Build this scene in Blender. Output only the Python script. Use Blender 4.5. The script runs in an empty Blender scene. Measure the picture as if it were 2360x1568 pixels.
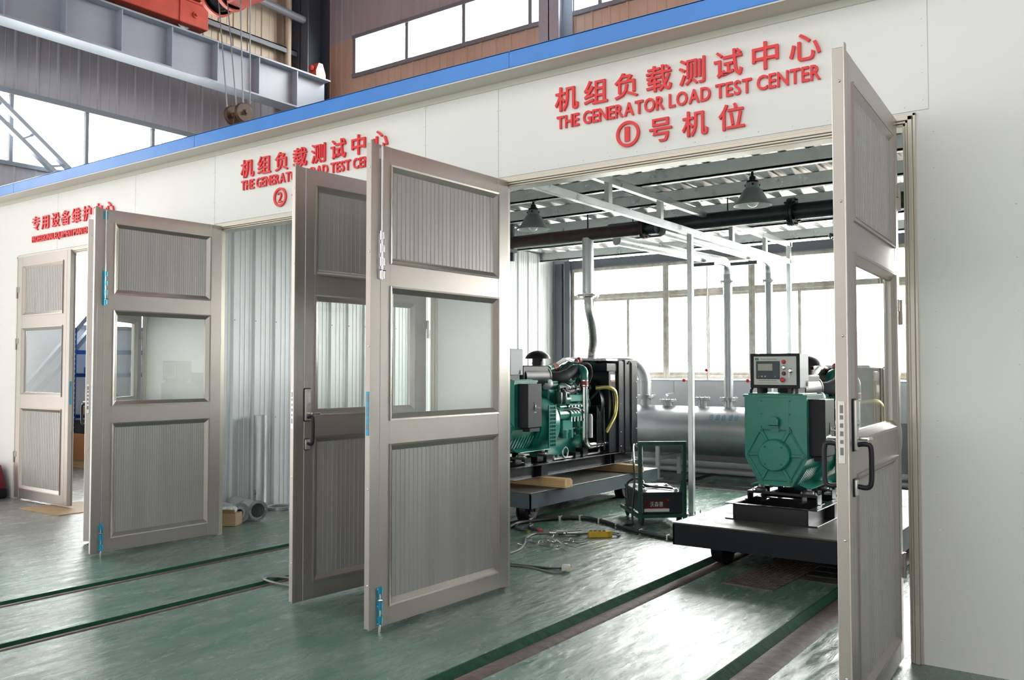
import bpy, bmesh, math, random
from mathutils import Vector, Matrix
random.seed(7)
PI = math.pi
SC = bpy.context.scene
COL = SC.collection

# ------------------------------------------------------------------ camera
cd = bpy.data.cameras.new('camera')
cam = bpy.data.objects.new('camera', cd)
COL.objects.link(cam)
cd.sensor_width = 36.0
cd.lens = 2007.9 / 2360 * 36.0
cd.clip_start = 0.05
cd.clip_end = 300
cam.location = (0, -4.468, 1.3747)
cam.rotation_euler = (Matrix.Rotation(math.radians(35.979), 3, 'Z') @
                      Matrix.Rotation(math.radians(90 + 1.964), 3, 'X')).to_euler()
SC.camera = cam

# ------------------------------------------------------------------ daylight
W = bpy.data.worlds.new('sky')
SC.world = W
W.use_nodes = True
# overcast sky: brilliant beyond the window walls, dimmer over the hall end left unbuilt for light behind the camera
bg = W.node_tree.nodes['Background']
bg.inputs['Color'].default_value = (1.0, 0.985, 0.95, 1)
_tc = W.node_tree.nodes.new('ShaderNodeTexCoord')
_sx = W.node_tree.nodes.new('ShaderNodeSeparateXYZ')
_mr = W.node_tree.nodes.new('ShaderNodeMapRange')
_mr.interpolation_type = 'SMOOTHSTEP'
_mr.inputs['From Min'].default_value = -0.45
_mr.inputs['From Max'].default_value = 0.05
_mr.inputs['To Min'].default_value = 1.65
_mr.inputs['To Max'].default_value = 32.0
W.node_tree.links.new(_tc.outputs['Generated'], _sx.inputs[0])
W.node_tree.links.new(_sx.outputs['Y'], _mr.inputs['Value'])
W.node_tree.links.new(_mr.outputs['Result'], bg.inputs['Strength'])


def portal(name, loc, rot, sx, sy):
    """marks an opening the sky light comes in through"""
    l = bpy.data.lights.new(name, 'AREA')
    l.shape = 'RECTANGLE'
    l.size, l.size_y = sx, sy
    l.cycles.is_portal = True
    o = bpy.data.objects.new(name, l)
    o.location, o.rotation_euler = loc, rot
    COL.objects.link(o)
    return o


portal('side_window_opening', (-12.85, -1.5, 4.75), (0, -PI / 2, 0), 1.06, 11.8)
portal('added_daylight_opening', (-12.85, -4.3, 2.1), (0, -PI / 2, 0), 4.2, 6.2)  # unseen wall opening added to brighten the left of the booth front
portal('far_bay_window_opening', (-12.85, 2.7, 2.7), (0, -PI / 2, 0), 1.44, 4.2)
portal('bay_window_opening', (-2.65, 6.7, 2.06), (PI / 2, 0, PI), 8.5, 1.6)
portal('high_back_window_opening', (-3.0, 6.75, 7.11), (PI / 2, 0, PI), 17.5, 0.74)
portal('unbuilt_hall_end', (-3.4, -10.25, 4.7), (PI / 2, 0, 0), 18.8, 9.4)  # end wall left out so soft sky light fills the hall

SC.view_settings.view_transform = 'Standard'
SC.view_settings.look = 'None'
SC.view_settings.gamma = 1
SC.view_settings.use_curve_mapping = False
SC.view_settings.exposure = 0.0
SC.cycles.use_denoising = True
SC.cycles.max_bounces = 8
SC.cycles.diffuse_bounces = 4
SC.cycles.glossy_bounces = 4
SC.cycles.transparent_max_bounces = 16
SC.cycles.sample_clamp_indirect = 12
SC.cycles.caustics_reflective = False
SC.cycles.caustics_refractive = False

# ------------------------------------------------------------------ materials


def mat(name, col, rough=0.5, metal=0.0, var=0.0, scale=6.0, stretch=(1, 1, 1), bump=0.0, bscale=None,
        rvar=0.0, col2=None, spec=0.5, coat=0.0, emit=None):
    m = bpy.data.materials.new(name)
    m.use_nodes = True
    nt = m.node_tree
    p = nt.nodes['Principled BSDF']
    p.inputs['Base Color'].default_value = (*col, 1)
    p.inputs['Roughness'].default_value = rough
    p.inputs['Metallic'].default_value = metal
    p.inputs['Specular IOR Level'].default_value = spec
    p.inputs['Coat Weight'].default_value = coat
    p.inputs['Coat Roughness'].default_value = 0.15
    if emit:
        p.inputs['Emission Color'].default_value = (*col, 1)
        p.inputs['Emission Strength'].default_value = emit
    if var or bump or rvar:
        tc = nt.nodes.new('ShaderNodeTexCoord')
        mp = nt.nodes.new('ShaderNodeMapping')
        mp.inputs['Scale'].default_value = stretch
        nt.links.new(tc.outputs['Object'], mp.inputs['Vector'])
        n = nt.nodes.new('ShaderNodeTexNoise')
        n.inputs['Scale'].default_value = scale
        n.inputs['Detail'].default_value = 6
        n.inputs['Roughness'].default_value = 0.6
        nt.links.new(mp.outputs['Vector'], n.inputs['Vector'])
        if var:
            cr = nt.nodes.new('ShaderNodeValToRGB')
            c2 = col2 or tuple(c * (1 - var) for c in col)
            cr.color_ramp.elements[0].position = 0.35
            cr.color_ramp.elements[1].position = 0.65
            cr.color_ramp.elements[0].color = (*c2, 1)
            cr.color_ramp.elements[1].color = (*col, 1)
            nt.links.new(n.outputs['Fac'], cr.inputs['Fac'])
            nt.links.new(cr.outputs['Color'], p.inputs['Base Color'])
        if rvar:
            mr = nt.nodes.new('ShaderNodeMapRange')
            mr.inputs['From Min'].default_value = 0.3
            mr.inputs['From Max'].default_value = 0.7
            mr.inputs['To Min'].default_value = max(0.03, rough - rvar)
            mr.inputs['To Max'].default_value = rough + rvar
            nt.links.new(n.outputs['Fac'], mr.inputs['Value'])
            nt.links.new(mr.outputs['Result'], p.inputs['Roughness'])
        if bump:
            nb = n
            if bscale:
                nb = nt.nodes.new('ShaderNodeTexNoise')
                nb.inputs['Scale'].default_value = bscale
                nb.inputs['Detail'].default_value = 4
                nt.links.new(mp.outputs['Vector'], nb.inputs['Vector'])
            b = nt.nodes.new('ShaderNodeBump')
            b.inputs['Strength'].default_value = bump
            b.inputs['Distance'].default_value = 0.02
            nt.links.new(nb.outputs['Fac'], b.inputs['Height'])
            nt.links.new(b.outputs['Normal'], p.inputs['Normal'])
    return m


def glass(name, tint=(0.93, 0.97, 0.95), refl=1.0):
    m = bpy.data.materials.new(name)
    m.use_nodes = True
    nt = m.node_tree
    for n in list(nt.nodes):
        if n.type != 'OUTPUT_MATERIAL':
            nt.nodes.remove(n)
    out = [n for n in nt.nodes if n.type == 'OUTPUT_MATERIAL'][0]
    tr = nt.nodes.new('ShaderNodeBsdfTransparent')
    tr.inputs['Color'].default_value = (*tint, 1)
    gl = nt.nodes.new('ShaderNodeBsdfGlossy')
    gl.inputs['Roughness'].default_value = 0.01
    lw = nt.nodes.new('ShaderNodeLayerWeight')
    lw.inputs['Blend'].default_value = 0.5
    pw = nt.nodes.new('ShaderNodeMath')
    pw.operation = 'POWER'
    nt.links.new(lw.outputs['Facing'], pw.inputs[0])
    pw.inputs[1].default_value = 4.0
    mu = nt.nodes.new('ShaderNodeMath')
    mu.operation = 'MULTIPLY_ADD'
    nt.links.new(pw.outputs[0], mu.inputs[0])
    mu.inputs[1].default_value = 0.5 * refl
    mu.inputs[2].default_value = 0.04 * refl
    mx = nt.nodes.new('ShaderNodeMixShader')
    nt.links.new(mu.outputs[0], mx.inputs['Fac'])
    nt.links.new(tr.outputs[0], mx.inputs[1])
    nt.links.new(gl.outputs[0], mx.inputs[2])
    nt.links.new(mx.outputs[0], out.inputs['Surface'])
    return m


def floor_material():
    m = bpy.data.materials.new('green_floor_paint')
    m.use_nodes = True
    nt = m.node_tree
    N, L = nt.nodes.new, nt.links.new
    p = nt.nodes['Principled BSDF']
    tc = N('ShaderNodeTexCoord')

    def noise(scale, detail=6, st=(1, 1, 1), rot=0.0, dist=0.0):
        mp = N('ShaderNodeMapping')
        mp.inputs['Scale'].default_value = st
        mp.inputs['Rotation'].default_value = (0, 0, rot)
        L(tc.outputs['Object'], mp.inputs['Vector'])
        n = N('ShaderNodeTexNoise')
        n.inputs['Scale'].default_value = scale
        n.inputs['Detail'].default_value = detail
        n.inputs['Roughness'].default_value = 0.65
        n.inputs['Distortion'].default_value = dist
        L(mp.outputs['Vector'], n.inputs['Vector'])
        return n.outputs['Fac']

    def ramp(f, a, b, ca, cb):
        r = N('ShaderNodeValToRGB')
        r.color_ramp.elements[0].position, r.color_ramp.elements[1].position = a, b
        r.color_ramp.elements[0].color, r.color_ramp.elements[1].color = (*ca, 1), (*cb, 1)
        L(f, r.inputs['Fac'])
        return r.outputs['Color']

    def mix(f, a, b):
        x = N('ShaderNodeMix')
        x.data_type = 'RGBA'
        L(f, x.inputs[0])
        L(a, x.inputs[6])
        L(b, x.inputs[7])
        return x.outputs[2]
    big = noise(0.9, 5, (1, 0.6, 1), 0.3)
    fine = noise(7, 9, (1, 0.28, 1), 0.62, 0.4)
    spot = noise(24, 6, (1, 0.3, 1), 0.62)
    base = ramp(big, 0.35, 0.68, (0.058, 0.145, 0.105), (0.140, 0.195, 0.168))
    worn = ramp(fine, 0.42, 0.62, (0.062, 0.150, 0.110), (0.180, 0.215, 0.192))
    half = N('ShaderNodeValue')
    half.outputs[0].default_value = 0.5
    c = mix(half.outputs[0], base, worn)
    dirt = ramp(spot, 0.30, 0.38, (0, 0, 0), (1, 1, 1))
    dk = N('ShaderNodeRGB')
    dk.outputs[0].default_value = (0.03, 0.045, 0.04, 1)
    sep = N('ShaderNodeSeparateColor')
    L(dirt, sep.inputs[0])
    c = mix(sep.outputs[0], dk.outputs[0], c)
    # bare grey concrete towards the far end of the hall
    sx = N('ShaderNodeSeparateXYZ')
    L(tc.outputs['Object'], sx.inputs[0])
    ad = N('ShaderNodeMath')
    ad.operation = 'MULTIPLY_ADD'
    L(big, ad.inputs[0])
    ad.inputs[1].default_value = -3.0
    L(sx.outputs['X'], ad.inputs[2])
    mr = N('ShaderNodeMapRange')
    mr.inputs['From Min'].default_value = -10.2
    mr.inputs['From Max'].default_value = -7.2
    L(ad.outputs[0], mr.inputs['Value'])
    con = ramp(fine, 0.35, 0.65, (0.16, 0.155, 0.15), (0.27, 0.265, 0.255))
    c = mix(mr.outputs['Result'], con, c)
    L(c, p.inputs['Base Color'])
    rr = N('ShaderNodeMapRange')
    rr.inputs['From Min'].default_value, rr.inputs['From Max'].default_value = 0.3, 0.7
    rr.inputs['To Min'].default_value, rr.inputs['To Max'].default_value = 0.13, 0.36
    mxr = N('ShaderNodeMath')
    mxr.operation = 'MULTIPLY_ADD'
    L(spot, mxr.inputs[0])
    mxr.inputs[1].default_value = 0.6
    hf = N('ShaderNodeMath')
    hf.operation = 'MULTIPLY'
    L(fine, hf.inputs[0])
    hf.inputs[1].default_value = 0.4
    L(hf.outputs[0], mxr.inputs[2])
    L(mxr.outputs[0], rr.inputs['Value'])
    L(rr.outputs['Result'], p.inputs['Roughness'])
    b1 = N('ShaderNodeBump')
    b1.inputs['Strength'].default_value = 0.42
    b1.inputs['Distance'].default_value = 0.02
    scr = noise(16, 10, (1, 0.22, 1), 0.62, 0.8)
    L(scr, b1.inputs['Height'])
    b2 = N('ShaderNodeBump')
    b2.inputs['Strength'].default_value = 0.15
    b2.inputs['Distance'].default_value = 0.05
    L(big, b2.inputs['Height'])
    L(b1.outputs['Normal'], b2.inputs['Normal'])
    L(b2.outputs['Normal'], p.inputs['Normal'])
    p.inputs['Specular IOR Level'].default_value = 0.9
    return m


M = {}
M['floor'] = floor_material()
M['white'] = mat('white_sandwich_panel', (0.80, 0.80, 0.77), 0.38, var=0.04, scale=1.5, bump=0.05, bscale=1.2)
M['blue'] = mat('blue_gutter_sheet', (0.035, 0.225, 0.68), 0.33, var=0.1, scale=2, bump=0.25, bscale=2.2, coat=0.3)
M['soffit'] = mat('cream_soffit_sheet', (0.62, 0.60, 0.54), 0.45)
M['alu'] = mat('champagne_aluminium', (0.435, 0.392, 0.362), 0.34, 0.7, var=0.06, scale=3)
M['alu_d'] = mat('champagne_aluminium_moulding', (0.40, 0.365, 0.33), 0.30, 0.75)
M['rib'] = mat('ribbed_door_panel', (0.42, 0.40, 0.375), 0.38, 0.25, var=0.12, scale=5, stretch=(3, 3, 0.12))
M['trim'] = mat('cream_door_frame', (0.58, 0.53, 0.45), 0.33, 0.5)
M['glass'] = glass('door_glass', (0.965, 0.985, 0.97), 1.6)
M['wglass'] = glass('window_glass', (0.97, 0.99, 0.99), 0.8)
M['chrome'] = mat('chrome', (0.66, 0.66, 0.66), 0.14, 1.0)
M['steel'] = mat('worn_steel', (0.52, 0.52, 0.52), 0.35, 0.9, var=0.3, scale=20)
M['cyan'] = mat('blue_protective_film', (0.03, 0.34, 0.52), 0.25, 0.3)
M['blackp'] = mat('black_plastic', (0.010, 0.010, 0.014), 0.42, spec=0.35)
M['blackm'] = mat('black_gloss_paint', (0.010, 0.010, 0.014), 0.28, spec=0.4)
M['rubber'] = mat('black_rubber', (0.014, 0.014, 0.017), 0.62)
M['silverplate'] = mat('satin_lock_plate', (0.62, 0.60, 0.57), 0.35, 0.7)
M['red'] = mat('red_acrylic_letter', (0.80, 0.030, 0.036), 0.32, var=0.05, scale=8)
M['galv'] = mat('galvanised_steel', (0.62, 0.65, 0.66), 0.34, 0.75, var=0.08, scale=7, rvar=0.1)
M['galvroof'] = mat('galvanised_roof_sheet', (0.80, 0.81, 0.81), 0.30, 0.8, var=0.15, scale=3, stretch=(1, 0.2, 1), bump=0.22, bscale=5)
M['part'] = mat('grey_white_partition_sheet', (0.78, 0.81, 0.83), 0.36, 0.0, var=0.06, scale=2)
M['green'] = mat('teal_green_engine_paint', (0.012, 0.205, 0.150), 0.30, var=0.15, scale=6, coat=0.2)
M['dgreen'] = mat('dark_green_paint', (0.012, 0.06, 0.045), 0.4, var=0.3, scale=12)
M['boxgrey'] = mat('grey_powder_coat', (0.30, 0.30, 0.33), 0.5)
M['boxblack'] = mat('dark_grey_powder_coat', (0.018, 0.018, 0.022), 0.5, var=0.15, scale=15, spec=0.25)
M['panelw'] = mat('pale_control_panel', (0.55, 0.56, 0.54), 0.4)
M['screen'] = mat('controller_screen', (0.32, 0.33, 0.26), 0.12)
M['ctrl'] = mat('controller_face', (0.02, 0.03, 0.045), 0.3)
M['redb'] = mat('red_button', (0.55, 0.02, 0.025), 0.3)
M['greenb'] = mat('green_button', (0.03, 0.35, 0.17), 0.3)
M['dred'] = mat('dark_red_button', (0.10, 0.02, 0.03), 0.3)
M['logo'] = mat('teal_logo', (0.03, 0.25, 0.20), 0.4)
M['print'] = mat('grey_print', (0.20, 0.20, 0.20), 0.5)
M['hosered'] = mat('red_silicone_hose', (0.28, 0.045, 0.03), 0.4)
M['zinc'] = mat('yellow_zinc_pipe', (0.62, 0.50, 0.20), 0.25, 0.85)
M['labelw'] = mat('white_sticker', (0.62, 0.62, 0.62), 0.5)
M['labelr'] = mat('red_sticker', (0.50, 0.05, 0.05), 0.5)
M['milk'] = mat('milky_plastic_tank', (0.62, 0.60, 0.66), 0.35)
M['cart'] = mat('blue_grey_cart_paint', (0.038, 0.056, 0.068), 0.42, var=0.25, scale=7, rvar=0.1)
M['cartb'] = mat('black_cart_steel', (0.009, 0.010, 0.014), 0.5, spec=0.25, var=0.3, scale=8)
M['deck'] = mat('worn_steel_deck', (0.085, 0.08, 0.075), 0.5, 0.15, var=0.4, scale=6, rvar=0.12)
M['wood'] = mat('pale_timber', (0.55, 0.37, 0.18), 0.6, var=0.25, scale=5, stretch=(0.4, 6, 6), col2=(0.38, 0.23, 0.10))
M['rail'] = mat('rusty_rail_steel', (0.12, 0.085, 0.07), 0.62, 0.0, var=0.4, scale=18, bump=0.3, spec=0.2)
M['railg'] = mat('green_painted_kerb', (0.009, 0.062, 0.029), 0.8, var=0.35, scale=14, bump=0.4, spec=0.15)
M['pit'] = mat('dark_slot_concrete', (0.06, 0.055, 0.05), 0.8, var=0.4, scale=12)
M['rustpipe'] = mat('rust_primed_pipe', (0.055, 0.030, 0.030), 0.5, 0.2, var=0.3, scale=10)
M['darkpipe'] = mat('dark_mill_scale_pipe', (0.035, 0.045, 0.050), 0.35, 0.6, var=0.3, scale=8)
M['tank'] = mat('aluminium_painted_tank', (0.45, 0.47, 0.49), 0.34, 0.7, var=0.15, scale=4)
M['bluepaint'] = mat('faded_blue_lettering', (0.16, 0.33, 0.48), 0.5)
M['lampg'] = mat('grey_enamel', (0.26, 0.29, 0.30), 0.35)
M['lampw'] = mat('white_enamel', (0.78, 0.80, 0.80), 0.25)
M['bulb'] = mat('opal_bulb', (0.80, 0.82, 0.82), 0.15)
M['plaster'] = mat('pale_plaster', (0.82, 0.83, 0.85), 0.6, var=0.06, scale=3)
M['dado'] = mat('lilac_grey_dado', (0.38, 0.37, 0.41), 0.55, var=0.12, scale=3)
M['winframe'] = mat('aged_cream_window_frame', (0.78, 0.75, 0.69), 0.45, var=0.3, scale=9, col2=(0.55, 0.47, 0.38))
M['darkframe'] = mat('dark_steel_header', (0.10, 0.11, 0.13), 0.5)
M['wpipe'] = mat('white_plastic_pipe', (0.70, 0.70, 0.70), 0.35)
M['clad_l'] = mat('grey_cladding', (0.46, 0.45, 0.49), 0.5, var=0.12, scale=2, stretch=(1, 1, 0.2))
M['clad_b'] = mat('tan_cladding', (0.60, 0.47, 0.36), 0.5, var=0.12, scale=2, stretch=(1, 1, 0.2))
M['clad_y'] = mat('beige_cladding', (0.62, 0.54, 0.42), 0.5, var=0.1, scale=2)
M['beam'] = mat('grey_blue_beam_paint', (0.37, 0.42, 0.49), 0.4, var=0.08, scale=3)
M['beamd'] = mat('dark_blue_column_paint', (0.075, 0.095, 0.13), 0.45)
M['girt'] = mat('grey_girt', (0.20, 0.22, 0.25), 0.5)
M['craner'] = mat('orange_red_crane_paint', (0.62, 0.085, 0.055), 0.4, var=0.2, scale=5)
M['rope'] = mat('steel_rope', (0.18, 0.18, 0.19), 0.4, 0.6)
M['sheave'] = mat('greasy_sheave', (0.07, 0.055, 0.055), 0.45, 0.3, var=0.5, scale=9, col2=(0.12, 0.06, 0.02))
M['roofin'] = mat('hall_roof_sheet', (0.40, 0.42, 0.45), 0.6)
M['card'] = mat('brown_cardboard', (0.42, 0.28, 0.15), 0.7, var=0.15, scale=8)
M['yellow'] = mat('yellow_plastic', (0.62, 0.40, 0.03), 0.38, var=0.2, scale=20)
M['cable'] = mat('black_cable', (0.02, 0.022, 0.024), 0.45)
M['gcable'] = mat('grey_cable', (0.16, 0.17, 0.17), 0.45)
M['pale'] = mat('pale_connector', (0.60, 0.58, 0.52), 0.4)
M['check'] = mat('checker_plate_steel', (0.16, 0.13, 0.115), 0.45, 0.4, var=0.4, scale=14)
M['batt'] = mat('black_battery_case', (0.016, 0.018, 0.022), 0.4)
M['battlab'] = mat('maroon_battery_label', (0.05, 0.007, 0.010), 0.45)
M['bluerack'] = mat('blue_rack_paint', (0.02, 0.09, 0.36), 0.4)
M['orangewood'] = mat('orange_plywood', (0.42, 0.16, 0.06), 0.6, var=0.2, scale=4)
M['outwall'] = mat('weathered_yard_wall', (0.70, 0.66, 0.64), 0.8, var=0.15, scale=2)
M['yard'] = mat('yard_concrete', (0.55, 0.55, 0.53), 0.8)
M['leaf'] = mat('pale_green_leaf', (0.30, 0.38, 0.22), 0.6)
M['twig'] = mat('pale_twig', (0.35, 0.30, 0.25), 0.7)
M['redbag'] = mat('dark_red_fabric', (0.20, 0.012, 0.02), 0.6, var=0.3, scale=10)

# ------------------------------------------------------------------ geometry helpers


def frame_of(d):
    d = Vector(d).normalized()
    a = Vector((0, 0, 1)) if abs(d.z) < 0.95 else Vector((1, 0, 0))
    u = d.cross(a).normalized()
    return u, u.cross(d).normalized(), d


class MB:
    def __init__(s):
        s.bm = bmesh.new()

    def poly(s, pts):
        return s.bm.faces.new([s.bm.verts.new(p) for p in pts])

    def box(s, x0, x1, y0, y1, z0, z1, bev=0.0, seg=1):
        x0, x1 = min(x0, x1), max(x0, x1)
        y0, y1 = min(y0, y1), max(y0, y1)
        z0, z1 = min(z0, z1), max(z0, z1)
        return s.hexa([(x0, y0, z0), (x1, y0, z0), (x1, y1, z0), (x0, y1, z0),
                       (x0, y0, z1), (x1, y0, z1), (x1, y1, z1), (x0, y1, z1)], bev, seg)

    def hexa(s, p, bev=0.0, seg=1):
        v = [s.bm.verts.new(q) for q in p]
        fs = [s.bm.faces.new([v[i] for i in f]) for f in
              ((3, 2, 1, 0), (4, 5, 6, 7), (0, 1, 5, 4), (1, 2, 6, 5), (2, 3, 7, 6), (3, 0, 4, 7))]
        if bev > 0:
            es = list({e for f in fs for e in f.edges})
            bmesh.ops.bevel(s.bm, geom=es, offset=bev, segments=seg, affect='EDGES', profile=0.5)
        return s

    def bar(s, p, q, w, h, up=(0, 0, 1), bev=0.0):
        p, q = Vector(p), Vector(q)
        d = (q - p).normalized()
        u = d.cross(Vector(up))
        if u.length < 1e-4:
            u = d.cross(Vector((1, 0, 0)))
        u.normalize()
        n = u.cross(d).normalized()
        a, b = u * w / 2, n * h / 2
        return s.hexa([p - a - b, p + a - b, q + a - b, q - a - b, p - a + b, p + a + b, q + a + b, q - a + b], bev)

    def tube(s, path, r, n=12, cap=True, closed=False):
        path = [Vector(p) for p in path]
        rs = r if isinstance(r, (list, tuple)) else [r] * len(path)
        u = None
        rings = []
        m = len(path)
        for i, p in enumerate(path):
            if closed:
                d = (path[(i + 1) % m] - path[i - 1])
            else:
                d = (path[min(i + 1, m - 1)] - path[max(i - 1, 0)])
            d.normalize()
            if u is None:
                u, v, _ = frame_of(d)
            else:
                u = (u - d * u.dot(d))
                if u.length < 1e-5:
                    u = frame_of(d)[0]
                u.normalize()
            v = d.cross(u).normalized()
            rings.append([s.bm.verts.new(p + (u * math.cos(2 * PI * k / n) + v * math.sin(2 * PI * k / n)) * rs[i])
                          for k in range(n)])
        rng = range(m) if closed else range(m - 1)
        for i in rng:
            a, b = rings[i], rings[(i + 1) % m]
            for k in range(n):
                s.bm.faces.new((a[k], a[(k + 1) % n], b[(k + 1) % n], b[k]))
        if cap and not closed:
            s.bm.faces.new(rings[0][::-1])
            s.bm.faces.new(rings[-1])
        return s

    def cyl(s, p, q, r, r2=None, n=16):
        return s.tube([p, q], [r, r if r2 is None else r2], n)

    def pipe(s, p, q, ro, ri, n=20):
        """open hollow pipe with wall thickness"""
        p, q = Vector(p), Vector(q)
        u, v, d = frame_of(q - p)
        R = []
        for c, r in ((p, ro), (q, ro), (q, ri), (p, ri)):
            R.append([s.bm.verts.new(c + (u * math.cos(2 * PI * k / n) + v * math.sin(2 * PI * k / n)) * r) for k in range(n)])
        for i in range(4):
            a, b = R[i], R[(i + 1) % 4]
            for k in range(n):
                s.bm.faces.new((a[k], a[(k + 1) % n], b[(k + 1) % n], b[k]))
        return s

    def lathe(s, prof, c, axis=(0, 0, 1), n=24):
        """prof: list of (radius, height along axis)"""
        c = Vector(c)
        u, v, d = frame_of(axis)
        rings = []
        for r, h in prof:
            if r < 1e-5:
                rings.append([s.bm.verts.new(c + d * h)])
            else:
                rings.append([s.bm.verts.new(c + d * h + (u * math.cos(2 * PI * k / n) + v * math.sin(2 * PI * k / n)) * r)
                              for k in range(n)])
        for a, b in zip(rings, rings[1:]):
            for k in range(n):
                k2 = (k + 1) % n
                if len(a) == 1 and len(b) == 1:
                    continue
                if len(a) == 1:
                    s.bm.faces.new((a[0], b[k2], b[k]))
                elif len(b) == 1:
                    s.bm.faces.new((a[k], a[k2], b[0]))
                else:
                    s.bm.faces.new((a[k], a[k2], b[k2], b[k]))
        return s

    def sph(s, c, r, n=12, sc=(1, 1, 1)):
        c = Vector(c)
        m = max(6, n // 2)
        prev = None
        for i in range(m + 1):
            t = PI * i / m
            if i in (0, m):
                ring = [s.bm.verts.new(c + Vector((0, 0, math.cos(t) * r * sc[2])))]
            else:
                ring = [s.bm.verts.new(c + Vector((math.sin(t) * math.cos(2 * PI * k / n) * r * sc[0],
                                                   math.sin(t) * math.sin(2 * PI * k / n) * r * sc[1],
                                                   math.cos(t) * r * sc[2]))) for k in range(n)]
            if prev:
                for k in range(n):
                    k2 = (k + 1) % n
                    if len(prev) == 1:
                        s.bm.faces.new((prev[0], ring[k], ring[k2]))
                    elif len(ring) == 1:
                        s.bm.faces.new((prev[k], ring[0], prev[k2]))
                    else:
                        s.bm.faces.new((prev[k], ring[k], ring[k2], prev[k2]))
            prev = ring
        return s

    def prism(s, pts, f0, f1):
        """pts 2D polygon; f0/f1 map (a,b)->3D for the two ends"""
        A = [s.bm.verts.new(f0(*p)) for p in pts]
        B = [s.bm.verts.new(f1(*p)) for p in pts]
        s.bm.faces.new(A[::-1])
        s.bm.faces.new(B)
        n = len(pts)
        for i in range(n):
            j = (i + 1) % n
            s.bm.faces.new((A[i], A[j], B[j], B[i]))
        return s

    def corr(s, u0, u1, prof, pitch, w0, w1, f, t=0.003):
        """corrugated sheet; prof: (fraction of pitch, depth); f(u, depth, w)->3D"""
        line = []
        k = math.floor(u0 / pitch)
        while k * pitch < u1:
            for fr, d in prof:
                u = (k + fr) * pitch
                if u0 <= u <= u1:
                    line.append((u, d))
            k += 1
        if not line or line[0][0] > u0 + 1e-6:
            line.insert(0, (u0, line[0][1] if line else 0))
        if line[-1][0] < u1 - 1e-6:
            line.append((u1, line[-1][1]))
        R = [[s.bm.verts.new(f(u, d + o, w)) for u, d in line] for o, w in ((0, w0), (0, w1), (-t, w1), (-t, w0))]
        for i in range(4):
            a, b = R[i], R[(i + 1) % 4]
            for k in range(len(line) - 1):
                s.bm.faces.new((a[k], a[k + 1], b[k + 1], b[k]))
        return s

    def ring(s, o, i, yo, yi):
        """mitred sloped frame between rect o=(x0,x1,z0,z1) at y=yo and rect i at y=yi"""
        O = [(o[0], yo, o[2]), (o[1], yo, o[2]), (o[1], yo, o[3]), (o[0], yo, o[3])]
        I = [(i[0], yi, i[2]), (i[1], yi, i[2]), (i[1], yi, i[3]), (i[0], yi, i[3])]
        for k in range(4):
            j = (k + 1) % 4
            s.poly([O[k], O[j], I[j], I[k]])
        return s

    def build(s, name, m, parent=None, smooth=True, ang=35, normals=True):
        me = bpy.data.meshes.new(name)
        if normals:
            bmesh.ops.recalc_face_normals(s.bm, faces=s.bm.faces[:])
        s.bm.to_mesh(me)
        s.bm.free()
        if smooth:
            me.polygons.foreach_set('use_smooth', [True] * len(me.polygons))
            me.set_sharp_from_angle(angle=math.radians(ang))
        me.materials.append(M[m] if isinstance(m, str) else m)
        o = bpy.data.objects.new(name, me)
        COL.objects.link(o)
        if parent:
            o.parent = parent
        return o


def thing(name, label, cat, loc=(0, 0, 0), rz=0.0, group=None, kind=None):
    o = bpy.data.objects.new(name, None)
    o.empty_display_size = 0.1
    COL.objects.link(o)
    o.location = loc
    o.rotation_euler = (0, 0, rz)
    return tag(o, label, cat, group, kind)


def tag(o, label, cat, group=None, kind=None):
    o['label'] = label
    o['category'] = cat
    if group:
        o['group'] = group
    if kind:
        o['kind'] = kind
    return o


def struct(o, label=None, cat=None):
    o['kind'] = 'structure'
    if label:
        o['label'] = label
        o['category'] = cat
    return o


def copy_tree(o, parent=None):
    c = o.copy()
    COL.objects.link(c)
    if parent:
        c.parent = parent
    for ch in list(o.children):
        copy_tree(ch, c)
    return c


def arc(c, r, a0, a1, u, v, n=8):
    c, u, v = Vector(c), Vector(u), Vector(v)
    return [c + (u * math.cos(a0 + (a1 - a0) * i / n) + v * math.sin(a0 + (a1 - a0) * i / n)) * r for i in range(n + 1)]


def smooth_path(pts, n=6):
    """Catmull-Rom through pts"""
    P = [Vector(p) for p in pts]
    P = [P[0] * 2 - P[1]] + P + [P[-1] * 2 - P[-2]]
    out = []
    for i in range(1, len(P) - 2):
        for k in range(n):
            t = k / n
            a, b, c, d = P[i - 1], P[i], P[i + 1], P[i + 2]
            out.append(0.5 * ((2 * b) + (c - a) * t + (2 * a - 5 * b + 4 * c - d) * t * t + (3 * b - a - 3 * c + d) * t ** 3))
    out.append(P[-2])
    return out


_glyphs = {}


def glyph(ch, offset, depth):
    k = (ch, offset, depth)
    if k not in _glyphs:
        c = bpy.data.curves.new('glyph', 'FONT')
        c.body = ch
        c.size = 1.0
        c.extrude = depth / 2
        c.offset = offset
        c.resolution_u = 3
        o = bpy.data.objects.new('glyph', c)
        COL.objects.link(o)
        dg = bpy.context.evaluated_depsgraph_get()
        me = bpy.data.meshes.new_from_object(o.evaluated_get(dg))
        bpy.data.objects.remove(o)
        bpy.data.curves.remove(c)
        xs = [v.co.x for v in me.vertices]
        ys = [v.co.y for v in me.vertices]
        _glyphs[k] = ([tuple(v.co) for v in me.vertices], [tuple(p.vertices) for p in me.polygons],
                      (min(xs), max(xs), min(ys), max(ys)))
        bpy.data.meshes.remove(me)
    return _glyphs[k]


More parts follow.
